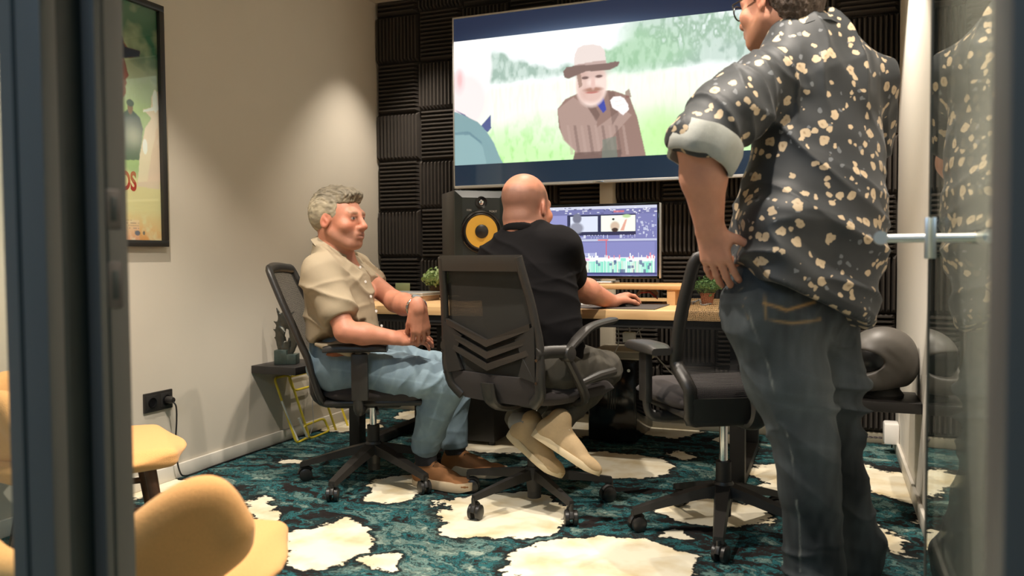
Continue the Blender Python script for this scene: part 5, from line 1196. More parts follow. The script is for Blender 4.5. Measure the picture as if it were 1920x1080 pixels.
def hand(F, W, d, n, side, curls, spread=.10, size=1.0, thumb=(.55, .35, .3), k=.006, palm_len=.088):
    """W wrist, d direction to knuckles, n back-of-hand normal, side=+1 if thumb lies towards cross(d, n)*... ; returns finger tips"""
    d = nrm(d); n = nrm(np.asarray(n)-np.dot(n, d)*d); t = np.cross(d, n)*side       # t points to the thumb side
    z = size; kn = []
    for i, (o, L_) in enumerate(((.030, .088), (.010, .094), (-.011, .090), (-.030, .081))): kn.append(W+z*(d*L_*palm_len/.088+t*o+n*.004*(1-(i-1.5)**2*.3)))
    F.box(W+z*d*.048+n*0, (d, t, n), (z*.047, z*.038, z*.0135), z*.012, .012)
    F.cone(W-d*.02, W+z*d*.03, z*.027, z*.026, .02, (n, 1.45))
    for i in range(4): F.cone(W+z*(d*.03+t*(.018-.012*i)), kn[i], z*.013, z*.0105, .010)
    F.cone(W+z*(d*.018+t*.020-n*.006), W+z*(d*.050+t*.036-n*.008), z*.017, z*.013, .012)
    tips = []
    L = [(.040, .025, .020), (.045, .029, .021), (.041, .027, .021), (.032, .021, .019)]
    for i in range(4):
        cu = curls[i] if np.ndim(curls[i]) else (curls[i],)*3
        yaw_ = spread*(1.2-i*.85); dd = nrm(d*math.cos(yaw_)+t*math.sin(yaw_)); p = kn[i]; a = 0; r = z*(.0100, .0103, .0098, .0088)[i]
        for j in range(3):
            a += cu[j]; v = dd*math.cos(a)-n*math.sin(a); q_ = p+v*L[i][j]*z; F.cone(p, q_, r, r*(.93, .92, .84)[j], k*.7); r *= (.93, .92, .84)[j]; p = q_
        tips.append(p)
    a0 = thumb[0]; v = nrm(d*math.cos(a0)+t*math.sin(a0)-n*.35); p = W+z*(d*.026+t*.026-n*.006); r = z*.0135
    for j, l_ in enumerate((.040, .032, .026)):
        q_ = p+v*l_*z; F.cone(p, q_, r, r*.88, k); p = q_; r *= .88; v = nrm(v-t*thumb[1]*.8+d*.15-n*thumb[2]*.5)
    tips.append(p); return tips
def skin_tone(P, base, amp=.07): return np.tile(np.array(base), (len(P), 1))*(1+amp*vnoise(P, 22, 51)[:, None]+amp*.6*vnoise(P, 75, 52)[:, None])
SK = srgb(178, 120, 96)
def denim(P, c0, c1, wear, seed): 
    n = vnoise(P, (26, 26, 9), seed)*.5+vnoise(P, (70, 70, 20), seed+1)*.3+vnoise(P, 6, seed+2)*.5
    m_ = np.clip(wear+.35*n, 0, 1)[:, None]; return np.array(c0)*(1-m_)+np.array(c1)*m_
# ================================================================== people
def shoe(F, heel, toe, up, w_=.045, h=.055, k=.02):
    """upper of a shoe: heel and toe are points on the sole"""
    f = nrm(np.asarray(toe)-heel); L = np.linalg.norm(np.asarray(toe)-heel); u = nrm(np.asarray(up)-np.dot(up, f)*f); s = np.cross(f, u)
    A = (f, s, u)
    F.ell(heel+f*.045+u*.045, A, (.052, .038, .055), k)
    F.ell(heel+f*L*.45+u*.035, A, (.085, .040, .042), k)
    F.ell(heel+f*(L-.055)+u*.026, A, (.062, w_, .030), k)
    F.cone(heel+f*.05+u*.05, heel+f*.055+u*.105, .041, .043, k, (s, 1.12))
    F.cone(heel+f*.06+u*.085, heel+f*L*.62+u*.040, .034, .03, k)
    F.cut(heel+u*.012, -u, k=.002)
    return f, s, u, L
def sole_mesh(heel, toe, up, w0=.037, w1=.047, th=.026, thh=.034):
    f = nrm(np.asarray(toe)-heel); L = np.linalg.norm(np.asarray(toe)-heel); u = nrm(np.asarray(up)-np.dot(up, f)*f); s = np.cross(f, u); mb = MB(); out = []
    for a in np.linspace(0, 2*PI, 40, endpoint=False):
        c, sn = math.cos(a), math.sin(a); x = L/2+(L/2+.006)*np.sign(c)*abs(c)**.8; fr_ = x/L; wd = (w0+(w1-w0)*sstep(.25, .75, fr_))*(1-.10*math.exp(-((fr_-.42)/.16)**2))+.004
        out.append((x, wd*np.sign(sn)*abs(sn)**.8))
    top = lambda x: thh+(th-thh)*sstep(0, .5, x/L)+.008*sstep(.8, 1.05, x/L)
    secs = []
    for lv, sc in ((0, .93), (.3, 1.0), (.85, 1.0), (1, .95)):
        secs.append([heel+f*(L/2+(x-L/2)*(.97+.03*sc))+s*y*sc+u*(top(x)*lv+(.012*sstep(.82, 1.05, x/L) if lv < .5 else 0)) for x, y in out])
    return mb.loft(secs)
def laces(heel, toe, up, n, mt, parent, base, name='laces'):
    f = nrm(np.asarray(toe)-heel); L = np.linalg.norm(np.asarray(toe)-heel); u = nrm(np.asarray(up)-np.dot(up, f)*f); s = np.cross(f, u); mb = MB()
    for i in range(n):
        a = i/(n-1); x = .085+a*(L*.62-.085); z = .112-.045*a
        mb.tube([heel+f*x+s*y+u*(z-abs(y)**1.5*3.2) for y in (-.024, -.012, 0, .012, .024)], .0035, 6)
    mb.v = [tuple(np.array(p)-base) for p in mb.v]; return mb.obj(name, mt, parent)
def rel(mb, base): mb.v = [tuple(np.array(p)-base) for p in mb.v]; return mb

# ------------------------------------------------------------------ man in the beige shirt
def man_beige():
    base = V3(-1.70, 2.95, 0)
    t = thing('person', 'grey-haired seated man in a beige short-sleeved shirt and light jeans', 'person', base)
    R_, FW = CR*[1, 1, 0], CF*[1, 1, 0]; R_ = nrm(R_); FW = nrm(FW); UP = V3(0, 0, 1)    # he faces the photo's right
    hc = U(636, 411, 3.26); hk = 1.03
    hf = Frame(hc, R_*.90-FW*.43+UP*.0, UP)
    sh_n, sh_f = U(603, 512, 3.14), U(665, 505, 3.50)                    # near / far shoulder
    el_n, wr_n = U(648, 622, 3.07), U(746, 634, 3.13)
    el_f, wr_f = U(742, 566, 3.35), U(783, 578, 3.10)
    pel = U(640, 690, 3.34)
    # --- body (one continuous surface)
    F = Field(V3(-2.12, 2.45, .50), V3(-1.32, 3.32, 1.32), .0036)
    head(F, hf, hk, .95)
    nb = U(628, 478, 3.30)
    F.cone(hf(0, -.032, -.05), nb, .060, .064, .03); F.cone(nb, nb-UP*.10, .07, .09, .03)
    chest = (sh_n+sh_f)/2-UP*.09+R_*.02; belly = U(655, 610, 3.31)
    F.cone(sh_n, sh_f, .045, .045, .04); F.cone(nb, chest, .06, .11, .04); F.cone(chest, belly, .11, .11, .04)
    F.chain([sh_n, el_n], [.048, .040], .02); F.chain([el_n, el_n*.68+wr_n*.32, wr_n], [.042, .046, .029], .02, (UP, 1.12))
    F.chain([sh_f, el_f], [.046, .040], .02); F.chain([el_f, el_f*.6+wr_f*.4, wr_f], [.042, .043, .030], .02)
    # near hand lies under, far hand hangs over it
    hand(F, wr_n, R_*.82+FW*.57-UP*.02, -FW*.62+UP*.75, -1, [(.25, .4, .3), (.3, .4, .3), (.3, .4, .3), (.35, .4, .3)], .04, 1.0, (.5, .3, .6))
    hand(F, wr_f, -UP*.93+R_*.10+FW*.16, R_*.40-FW*.90-UP*.05, 1, [(.42, .62, .4), (.34, .62, .4), (.36, .62, .4), (.42, .62, .4)], .09, .98, (.35, .2, .5))
    P, Q = F.nets(); P = relax(P, Q, 2, .4)
    c = skin_tone(P, SK); hcm = head_color(P, hf, hk, SK, srgb(120, 104, 84), srgb(150, 120, 104), .35); x, y, z = hf.loc(P); isH = (np.sqrt(x*x+y*y+z*z) < .2) & (z > -.135); c[isH] = hcm[isH]
    arm = (~isH); c[arm] *= (1+.10*vnoise(P[arm], (60, 60, 60), 61)[:, None])
    skin_mesh('body', P, Q, M_skin, t, base, c)
    # --- hair: short, swept up at the front
    F = Field(hc-.19, hc+.19, .0028); A = hf.ax; k = hk
    F.ell(hf(0, -.020*k, .038*k), A, (.083*k, .107*k, .094*k), .01)
    F.ell(hf(0, .050*k, .092*k), A, (.056*k, .048*k, .026*k), .03); F.ell(hf(0, -.05*k, .02*k), A, (.080*k, .076*k, .082*k), .02)
    F.cut(hf(0, .080*k, .066*k), hf.f*1.0-hf.u*.62, k=.006)          # forehead line
    F.cut(hf(0, .045*k, .035*k), hf.f*1.0-hf.u*.22, k=.01) if False else None
    F.put(lambda X, Y, Z: -np.minimum(-(((X-hc[0])*hf.f[0]+(Y-hc[1])*hf.f[1]+(Z-hc[2])*hf.f[2])-.038*k), -(((X-hc[0])*hf.u[0]+(Y-hc[1])*hf.u[1]+(Z-hc[2])*hf.u[2])*-1+.052*k))*-1 if False else np.maximum(-(((X-hc[0])*hf.f[0]+(Y-hc[1])*hf.f[1]+(Z-hc[2])*hf.f[2])-.040*k), (((X-hc[0])*hf.u[0]+(Y-hc[1])*hf.u[1]+(Z-hc[2])*hf.u[2])-.056*k)), F.lo, F.lo+F.h*F.n, .012, 's', 0)
    F.cut(hf(0, -.09*k, -.062*k), -hf.u-hf.f*.55, k=.008)
    for s in (-1, 1): F.ell(hf(s*.088*k, .004*k, -.014*k), A, (.022*k, .022*k, .034*k), .008, 's')
    F.put(lambda X, Y, Z: np.maximum(-(((X-hc[0])*hf.f[0]+(Y-hc[1])*hf.f[1]+(Z-hc[2])*hf.f[2])+.012*k), (((X-hc[0])*hf.u[0]+(Y-hc[1])*hf.u[1]+(Z-hc[2])*hf.u[2])+.012*k)), F.lo, F.lo+F.h*F.n, .01, 's', 0)
    P, Q = F.nets(); N = vnormals(P, Q); x, y, z = hf.loc(P)
    L = np.stack([x, y, z], 1); st = vnoise(L, (190, 48, 90), 71)+.6*vnoise(L, (330, 90, 150), 72)
    P = P+N*(.0032*st*np.clip((z-.0)/.08, .35, 1.5))[:, None]
    tone = np.clip(.5+.5*(vnoise(L, (170, 40, 80), 73)), 0, 1)[:, None]; topm = np.clip((z-.055)/.05+.3*vnoise(L, 30, 74), 0, 1)[:, None]*.75
    ch = (np.array(srgb(158, 147, 124))*(1-topm)+np.array(srgb(84, 77, 65))*topm)*(.45+.8*tone)
    skin_mesh('hair', P, Q, mat_attr('grey_hair_strands', .6, .4, bump=.5, bscale=420), t, base, ch)
    # --- shirt
    F = Field(U(620, 560, 3.3)-[.42, .42, .40], U(680, 520, 3.3)+[.35, .40, .30], .0050)
    mid = (sh_n+sh_f)/2; sd = nrm(sh_f-sh_n)
    for (px, py, zc, hw, hd) in []: pass
    st_ = [(U(626, 512, 3.31), .10, .08), (U(630, 532, 3.31), .185, .110), (U(637, 560, 3.31), .190, .128), (U(642, 610, 3.31), .180, .136), (U(646, 655, 3.31), .178, .140), (U(646, 690, 3.32), .172, .138)]
    for (a, w0, d0), (b, w1, d1) in zip(st_[:-1], st_[1:]): F.cone(a, b, w0, w1, .04, (R_, (w0/d0+w1/d1)/2))
    F.cone(sh_n+UP*.0-R_*.01, sh_f+UP*.0-R_*.01, .060, .058, .05); F.cone(U(618, 478, 3.31), U(622, 520, 3.31), .065, .09, .04)
    sl_n = sh_n+(el_n-sh_n)*.62; sl_f = sh_f+(el_f-sh_f)*.42
    F.chain([sh_n-R_*.005, sl_n], [.078, .074], .03); F.chain([sh_f, sl_f], [.070, .068], .03)
    dn = nrm(el_n-sh_n); df = nrm(el_f-sh_f)
    F.cut(sl_n+dn*.045, dn+UP*.0, sl_n-.13, sl_n+.13, .003); F.cut(sl_f+df*.03, df, sl_f-.1, sl_f+.1, .003)
    F.cone(sl_n+dn*.02, sl_n+dn*.12, .060, .052, .004, None, 's') if False else None
    F.cut(U(665, 655, 3.31), -UP-R_*.30, k=.01)
    F.cut(U(634, 468, 3.31), UP*.80+R_*.60, U(634, 468, 3.31)-.16, U(634, 468, 3.31)+.16, .004); F.cone(hf(0, -.03, -.05), nb+UP*.0, .062, .066, .01, None, 's')
    P, Q = F.nets(); N = vnormals(P, Q)
    d = .017*folds(P, UP*.8+R_*.5+FW*.2, .085, 81)+.015*folds(P, UP*.9-R_*.45, .06, 86)+.005*vnoise(P, 11, 89)-.004
    P = P+N*d[:, None]; P = relax(P, Q, 1, .35)
    c = np.tile(np.array(srgb(154, 140, 117)), (len(P), 1))*(1+.05*vnoise(P, 12, 91)[:, None])
    # dark print glimpsed on the far front
    fx = (P-U(690, 560, 3.3))
    sp = ((P-U(697, 565, 3.30))@R_); 
    skin_mesh('shirt', P, Q, M_shirtb, t, base, c)
    # collar
    mb = MB(); secs = []; CN = nrm(UP*.80+R_*.60); CA = nrm(R_*.80-UP*.60); c0 = U(631, 470, 3.30)
    for a in np.linspace(-2.75, 2.75, 30):
        a2 = PI-a; dr = CA*math.cos(a2)*1.12+FW*math.sin(a2); fr_ = (1-math.cos(a))/2            # fr_: 0 at the nape, 1 at the throat
        p = c0+dr*.071+CN*(.022-.012*fr_); o_ = c0+dr*(.094+.012*fr_)-CN*(.020+.020*fr_)
        secs.append([p-dr*.004, p+dr*.004+CN*.003, o_+dr*.004, o_-dr*.003])
    rel(mb.loft(secs), base).obj('collar', mat('beige_collar', srgb(154, 140, 117), .8, bump=.2, bscale=600), t, ang=70)
    # placket and buttons down the front
    for i, f_ in enumerate(np.linspace(.06, .8, 5)):
        a = U(668, 492, 3.27); b = U(722, 640, 3.24); p = a+(b-a)*f_
        rel(MB().lathe([(0, 0), (.0055, 0), (.0055, .002), (0, .002)], 12, p+R_*.012-FW*.02, R_-FW*.8), base).obj('button', M_paint_w, t)
    # --- jeans
    F = Field(U(700, 800, 3.3)-[.45, .42, .30], U(760, 740, 3.35)+[.45, .42, .42], .0050)
    hp_n, hp_f = U(640, 682, 3.28), U(650, 676, 3.48)
    kn_n, an_n = U(840, 716, 3.22), U(797, 842, 3.38)
    kn_f, an_f = U(850, 694, 3.54), U(852, 836, 3.56)
    F.cone(hp_n-R_*.02, hp_f-R_*.02, .108, .108, .03); F.cone(pel+UP*.03, pel+UP*.09, .14, .140, .04, (R_, 1.10))
    F.chain([hp_n, hp_n*.5+kn_n*.5, kn_n], [.098, .086, .070], .03); F.chain([hp_f, hp_f*.5+kn_f*.5, kn_f], [.105, .088, .068], .03)
    F.chain([kn_n, kn_n*.6+an_n*.4-R_*.01, an_n+UP*.01], [.071, .067, .062], .02); F.chain([kn_f, kn_f*.6+an_f*.4, an_f+UP*.01], [.068, .064, .060], .02)
    for an, kn in ((an_n, kn_n), (an_f, kn_f)):
        dd = nrm(an-kn); F.cut(an+dd*.004, dd, an-.12, an+.12, .003)
    P, Q = F.nets(); N = vnormals(P, Q)
    near_k = np.exp(-(np.linalg.norm(P-(kn_n-UP*.05), axis=1)/.16)**2)+np.exp(-(np.linalg.norm(P-(kn_f-UP*.05), axis=1)/.16)**2); hipm = np.exp(-(np.linalg.norm(P-pel, axis=1)/.2)**2)
    d = (.005+.012*near_k+.012*hipm)*folds(P, R_*.75-UP*.55, .055, 101)+.006*folds(P, UP, .06, 104)+.003*vnoise(P, 14, 107)-.003
    P = P+N*d[:, None]; P = relax(P, Q, 1, .35)
    c = denim(P, srgb(70, 90, 108), srgb(142, 164, 176), .55+.25*folds(P, R_*.75-UP*.55, .045, 101), 108)
    # outer seam down the near leg
    for a, b in ((hp_n+UP*.0, kn_n), (kn_n, an_n)):
        ab = b-a; tt = np.clip(((P-a)@ab)/(ab@ab), 0, 1); sdv = nrm(np.cross(ab, FW)); off = (P-(a+tt[:, None]*ab))@sdv; m_ = np.exp(-((off+.008)/.0035)**2)*(((P-a)@FW) < 0.02)*(tt > 0)*(tt < 1); c = c*(1+.22*m_[:, None])
    skin_mesh('jeans', P, Q, M_denim, t, base, c)
    # belt with buckle
    pts = []
    for a in np.linspace(0, 2*PI, 28, endpoint=False): pts.append(pel+UP*(.078+.035*math.cos(a))+R_*(.014+.130*math.cos(a))+FW*.150*math.sin(a))
    bl = rel(MB().tube(pts, .015, 8, closed=True, flat=((0, 0, 1), 1.2)), base).obj('belt', M_leather, t)
    bk = U(715, 640, 3.2); rel(MB().tube(crom([bk+UP*.016, bk+UP*.016+R_*.014, bk-UP*.016+R_*.014, bk-UP*.016], 5, True), .003, 8, closed=True), base).obj('buckle', M_steel, bl)
    # watch on the far wrist
    ax = nrm(wr_f-el_f); w0 = wr_f-ax*.012; u1 = nrm(np.cross(ax, UP)); u2 = np.cross(ax, u1); wt = None
    links = MB()
    for i in range(18):
        a = 2*PI*i/18; p = w0+.040*(math.cos(a)*u1+.95*math.sin(a)*u2); q = w0+.040*(math.cos(a+.30)*u1+.95*math.sin(a+.30)*u2); links.tube([p, q], .0085, 6, flat=(p-w0, .45))
    wt = rel(links, base).obj('watch_band', M_watch, t); tp = w0+UP*.041-FW*.006+R_*.0; rel(MB().lathe([(0, -.004), (.018, -.004), (.0195, 0), (.017, .005), (0, .005)], 24, tp, UP*.9-FW*.3+R_*.35), base).obj('watch_case', M_watch, wt)
    # socks and shoes
    for (an, heel, toe, kk) in ((an_n, V3(*onZ(752, 880, .004)[:2], .004), V3(*onZ(848, 893, .004)[:2], .004), 0), (an_f, V3(*onZ(820, 872, .004)[:2], .004), V3(*onZ(938, 880, .004)[:2], .004), 1)):
        f = nrm(toe-heel); toe = heel+f*.285; c0 = an*V3(1, 1, 0); heel = c0-f*.055+V3(0, 0, .004); toe = heel+f*.29
        F = Field(np.minimum(heel, toe)-[.09, .09, .01], np.maximum(heel, toe)+[.09, .09, .18], .0045); shoe(F, heel, toe, UP, .047)
        P, Q = F.nets(); P = relax(P, Q, 2, .5); c = np.tile(np.array(srgb(142, 98, 62)), (len(P), 1))*(1+.1*vnoise(P, 30, 121)[:, None])
        so = skin_mesh('shoe', P, Q, M_shoe, t, base, c)
        rel(sole_mesh(heel, toe, UP, .041, .052, .036, .052), base).obj('sole', mat('cream_sole', srgb(196, 176, 146), .7, noise=.1), so, ang=50)
        laces(heel, toe, UP, 5, mat('dark_lace', (.06, .035, .02), .8), so, base)
        rel(MB().tube([heel+f*.06+UP*.09, an+UP*.01], .047, 14), base).obj('sock', mat('dark_sock', (.02, .02, .024), .9), so)
man_beige()

# ------------------------------------------------------------------ man in the black T-shirt
def man_black():
    base = V3(-1.02, 2.95, 0)
    t = thing('person', 'bald seated man in a black T-shirt working the mouse at the desk', 'person', base)
    R_ = nrm(CR*[1, 1, 0]); FW = nrm(CF*[1, 1, 0]); UP = V3(0, 0, 1)
    an = math.radians(34); HD = R_*math.sin(an)+FW*math.cos(an); SD = R_*math.cos(an)-FW*math.sin(an)       # heading and his right side
    hc = U(988, 388, 3.12); hk = 1.04
    hf = Frame(hc, R_*math.sin(.62)+FW*math.cos(.62)-UP*.06, UP)
    sh_r, sh_l = U(1050, 466, 3.02), U(930, 490, 3.20)
    el_r, wr_r = U(1076, 535, 3.24), U(1147, 566, 3.44)
    el_l, wr_l = U(925, 575, 3.40), U(1010, 570, 3.52)
    F = Field(U(1000, 480, 3.2)-[.42, .40, .42], U(1050, 480, 3.35)+[.45, .40, .40], .0036)
    head(F, hf, hk, 1.12)
    nb = U(985, 440, 3.10)
    F.cone(hf(0, -.034, -.045), nb, .066, .068, .03); F.ell(hf(0, -.07, -.055), hf.ax, (.05, .035, .04), .03); F.cone(nb, nb-UP*.12, .07, .1, .03); F.cone(sh_r, sh_l, .05, .05, .04)
    ch = (sh_r+sh_l)/2-UP*.1; bl = U(990, 640, 3.08); F.cone(nb, ch, .06, .12, .04); F.cone(ch, bl, .12, .12, .04)
    F.chain([sh_r, el_r], [.052, .045], .02); F.chain([el_r, el_r*.66+wr_r*.34, wr_r], [.048, .050, .031], .02)
    F.chain([sh_l, el_l], [.052, .043], .02); F.chain([el_l, el_l*.66+wr_l*.34, wr_l], [.045, .046, .030], .02)
    dh = nrm(U(1178, 556, 3.53)-wr_r)
    hand(F, wr_r, dh+UP*.10, UP*.9-R_*.25, 1, [(.45, .45, .35), (.45, .5, .35), (.5, .55, .4), (.55, .6, .4)], .06, .98, (.45, .2, .5))
    hand(F, wr_l, HD*.8+R_*.5, UP, -1, [(.3, .4, .3)]*4, .06, .98)
    P, Q = F.nets(); P = relax(P, Q, 2, .4)
    B = srgb(180, 122, 98); c = skin_tone(P, B); x, y, z = [v/hk for v in hf.loc(P)]; isH = (np.sqrt(x*x+y*y+z*z) < .19) & (z > -.13); hcm = head_color(P, hf, hk, B, srgb(110, 80, 60), srgb(150, 100, 70), .5); c[isH] = hcm[isH]
    # shaved sides and back
    st = np.clip((.075-z+.012*vnoise(P, 40, 131))/.03, 0, 1)*np.clip((.045-y)/.03, 0, 1)*np.clip((z+.075)/.02, 0, 1)*isH*(1-np.exp(-(((np.abs(x)-.082)/.014)**2+((z+.008)/.034)**2+((y+.004)/.026)**2)))
    c = c*(1-.8*st[:, None])+.8*st[:, None]*np.array(srgb(92, 66, 54))
    skin_mesh('body', P, Q, M_skin, t, base, c)
    # T-shirt
    F = Field(U(985, 560, 3.1)-[.42, .40, .38], U(1000, 520, 3.1)+[.42, .40, .33], .0050)
    st_ = [(U(986, 454, 3.10), .10, .085), (U(988, 497, 3.10), .178, .115), (U(990, 540, 3.09), .188, .130), (U(996, 600, 3.07), .190, .135), (U(1006, 660, 3.06), .190, .14)]
    for (a, w0, d0), (b, w1, d1) in zip(st_[:-1], st_[1:]): F.cone(a, b, w0, w1, .04, (HD, (w0/d0+w1/d1)/2))
    F.cone(sh_r+UP*.008, sh_l+UP*.008, .068, .066, .05)
    sr = sh_r+(el_r-sh_r)*.70; slf = sh_l+(el_l-sh_l)*.6; dr = nrm(el_r-sh_r); dl = nrm(el_l-sh_l)
    F.chain([sh_r, sr], [.078, .072], .03); F.chain([sh_l, slf], [.076, .07], .03); F.cut(sr+dr*.03, dr, sr-.12, sr+.12, .003); F.cut(slf+dl*.03, dl, slf-.12, slf+.12, .003)
    F.cone(nb+UP*.02, hf(0, -.034, -.03), .07, .066, .01, None, 's'); F.cut(U(1010, 690, 3.05), -UP, k=.01)
    P, Q = F.nets(); N = vnormals(P, Q); P = P+N*(.010*folds(P, UP*.8+R_*.45, .07, 141)+.010*folds(P, UP*.9-R_*.4, .08, 144)+.003*vnoise(P, 12, 147)-.003)[:, None]; P = relax(P, Q, 1, .35)
    skin_mesh('t_shirt', P, Q, M_blacktee, t, base)
    ring = [nb+UP*(.012+.020*(-(math.cos(a)))*1.0)+HD*(-.012)*1+HD*.068*math.cos(a)+SD*.070*math.sin(a) for a in np.linspace(0, 2*PI, 30, endpoint=False)]
    rel(MB().tube(ring, .011, 8, closed=True, flat=((0, 0, 1), 1.5)), base).obj('collar', M_blacktee, t)
    # trousers
    F = Field(U(1050, 740, 3.1)-[.42, .42, .33], U(1080, 720, 3.3)+[.45, .45, .34], .0050)
    hp_r, hp_l = U(1032, 690, 2.99), U(965, 690, 3.14); kn_r, kn_l = U(1132, 692, 3.22), U(1075, 676, 3.50); an_r, an_l = U(1040, 792, 2.98), U(968, 790, 3.12)
    F.cone(hp_r, hp_l, .115, .115, .03); F.cone(hp_r*.5+hp_l*.5, hp_r*.5+hp_l*.5+UP*.07, .15, .15, .04, (HD, 1.15))
    F.chain([hp_r, hp_r*.5+kn_r*.5, kn_r], [.105, .092, .072], .03); F.chain([hp_l, hp_l*.5+kn_l*.5, kn_l], [.105, .09, .072], .03)
    F.chain([kn_r, kn_r*.55+an_r*.45, an_r], [.072, .066, .054], .02); F.chain([kn_l, kn_l*.55+an_l*.45, an_l], [.070, .064, .054], .02)
    for a_, k_ in ((an_r, kn_r), (an_l, kn_l)): dd = nrm(a_-k_); F.cut(a_+dd*.004, dd, a_-.1, a_+.1, .003)
    P, Q = F.nets(); N = vnormals(P, Q); km = np.exp(-(np.linalg.norm(P-kn_r, axis=1)/.14)**2)+np.exp(-(np.linalg.norm(P-an_r, axis=1)/.16)**2)
    P = P+N*((.006+.014*km)*folds(P, R_*.7+UP*.7, .05, 151)+.007*folds(P, UP, .06, 154)+.003*vnoise(P, 14, 157)-.004)[:, None]; P = relax(P, Q, 1, .35)
    skin_mesh('trousers', P, Q, M_denim, t, base, denim(P, srgb(46, 44, 40), srgb(104, 100, 90), .35, 158))
    # suede trainers, heels up on the chair base
    for an_, (hx, hy, hz_), (tx, ty, tz_) in ((an_r, (998, 818, 2.96), (1080, 872, 2.90)), (an_l, (953, 818, 3.10), (1010, 868, 3.00))):
        heel = U(hx, hy, hz_); toe = U(tx, ty, tz_); f = nrm(toe-heel); toe = heel+f*.275; up = nrm(an_+UP*.08-heel-f*.07)
        F = Field(np.minimum(heel, toe)-.16, np.maximum(heel, toe)+.18, .0045); shoe(F, heel, toe, up, .046); P, Q = F.nets(); P = relax(P, Q, 2, .5)
        so = skin_mesh('shoe', P, Q, M_shoe, t, base, np.tile(np.array(srgb(176, 152, 116)), (len(P), 1))*(1+.10*vnoise(P, 30, 161)[:, None]))
        rel(sole_mesh(heel, toe, up, .040, .048, .024, .030), base).obj('sole', mat('pale_sole', srgb(200, 182, 148), .7, noise=.12), so, ang=50)
        laces(heel, toe, up, 5, mat('pale_lace', srgb(190, 176, 150), .8), so, base)
        u_ = nrm(up-np.dot(up, f)*f); rel(MB().tube([heel+f*.06+u_*.09, an_+nrm(an_-heel)*.0], .043, 14), base).obj('sock', mat('grey_sock', (.22, .22, .21), .9), so)
man_black()

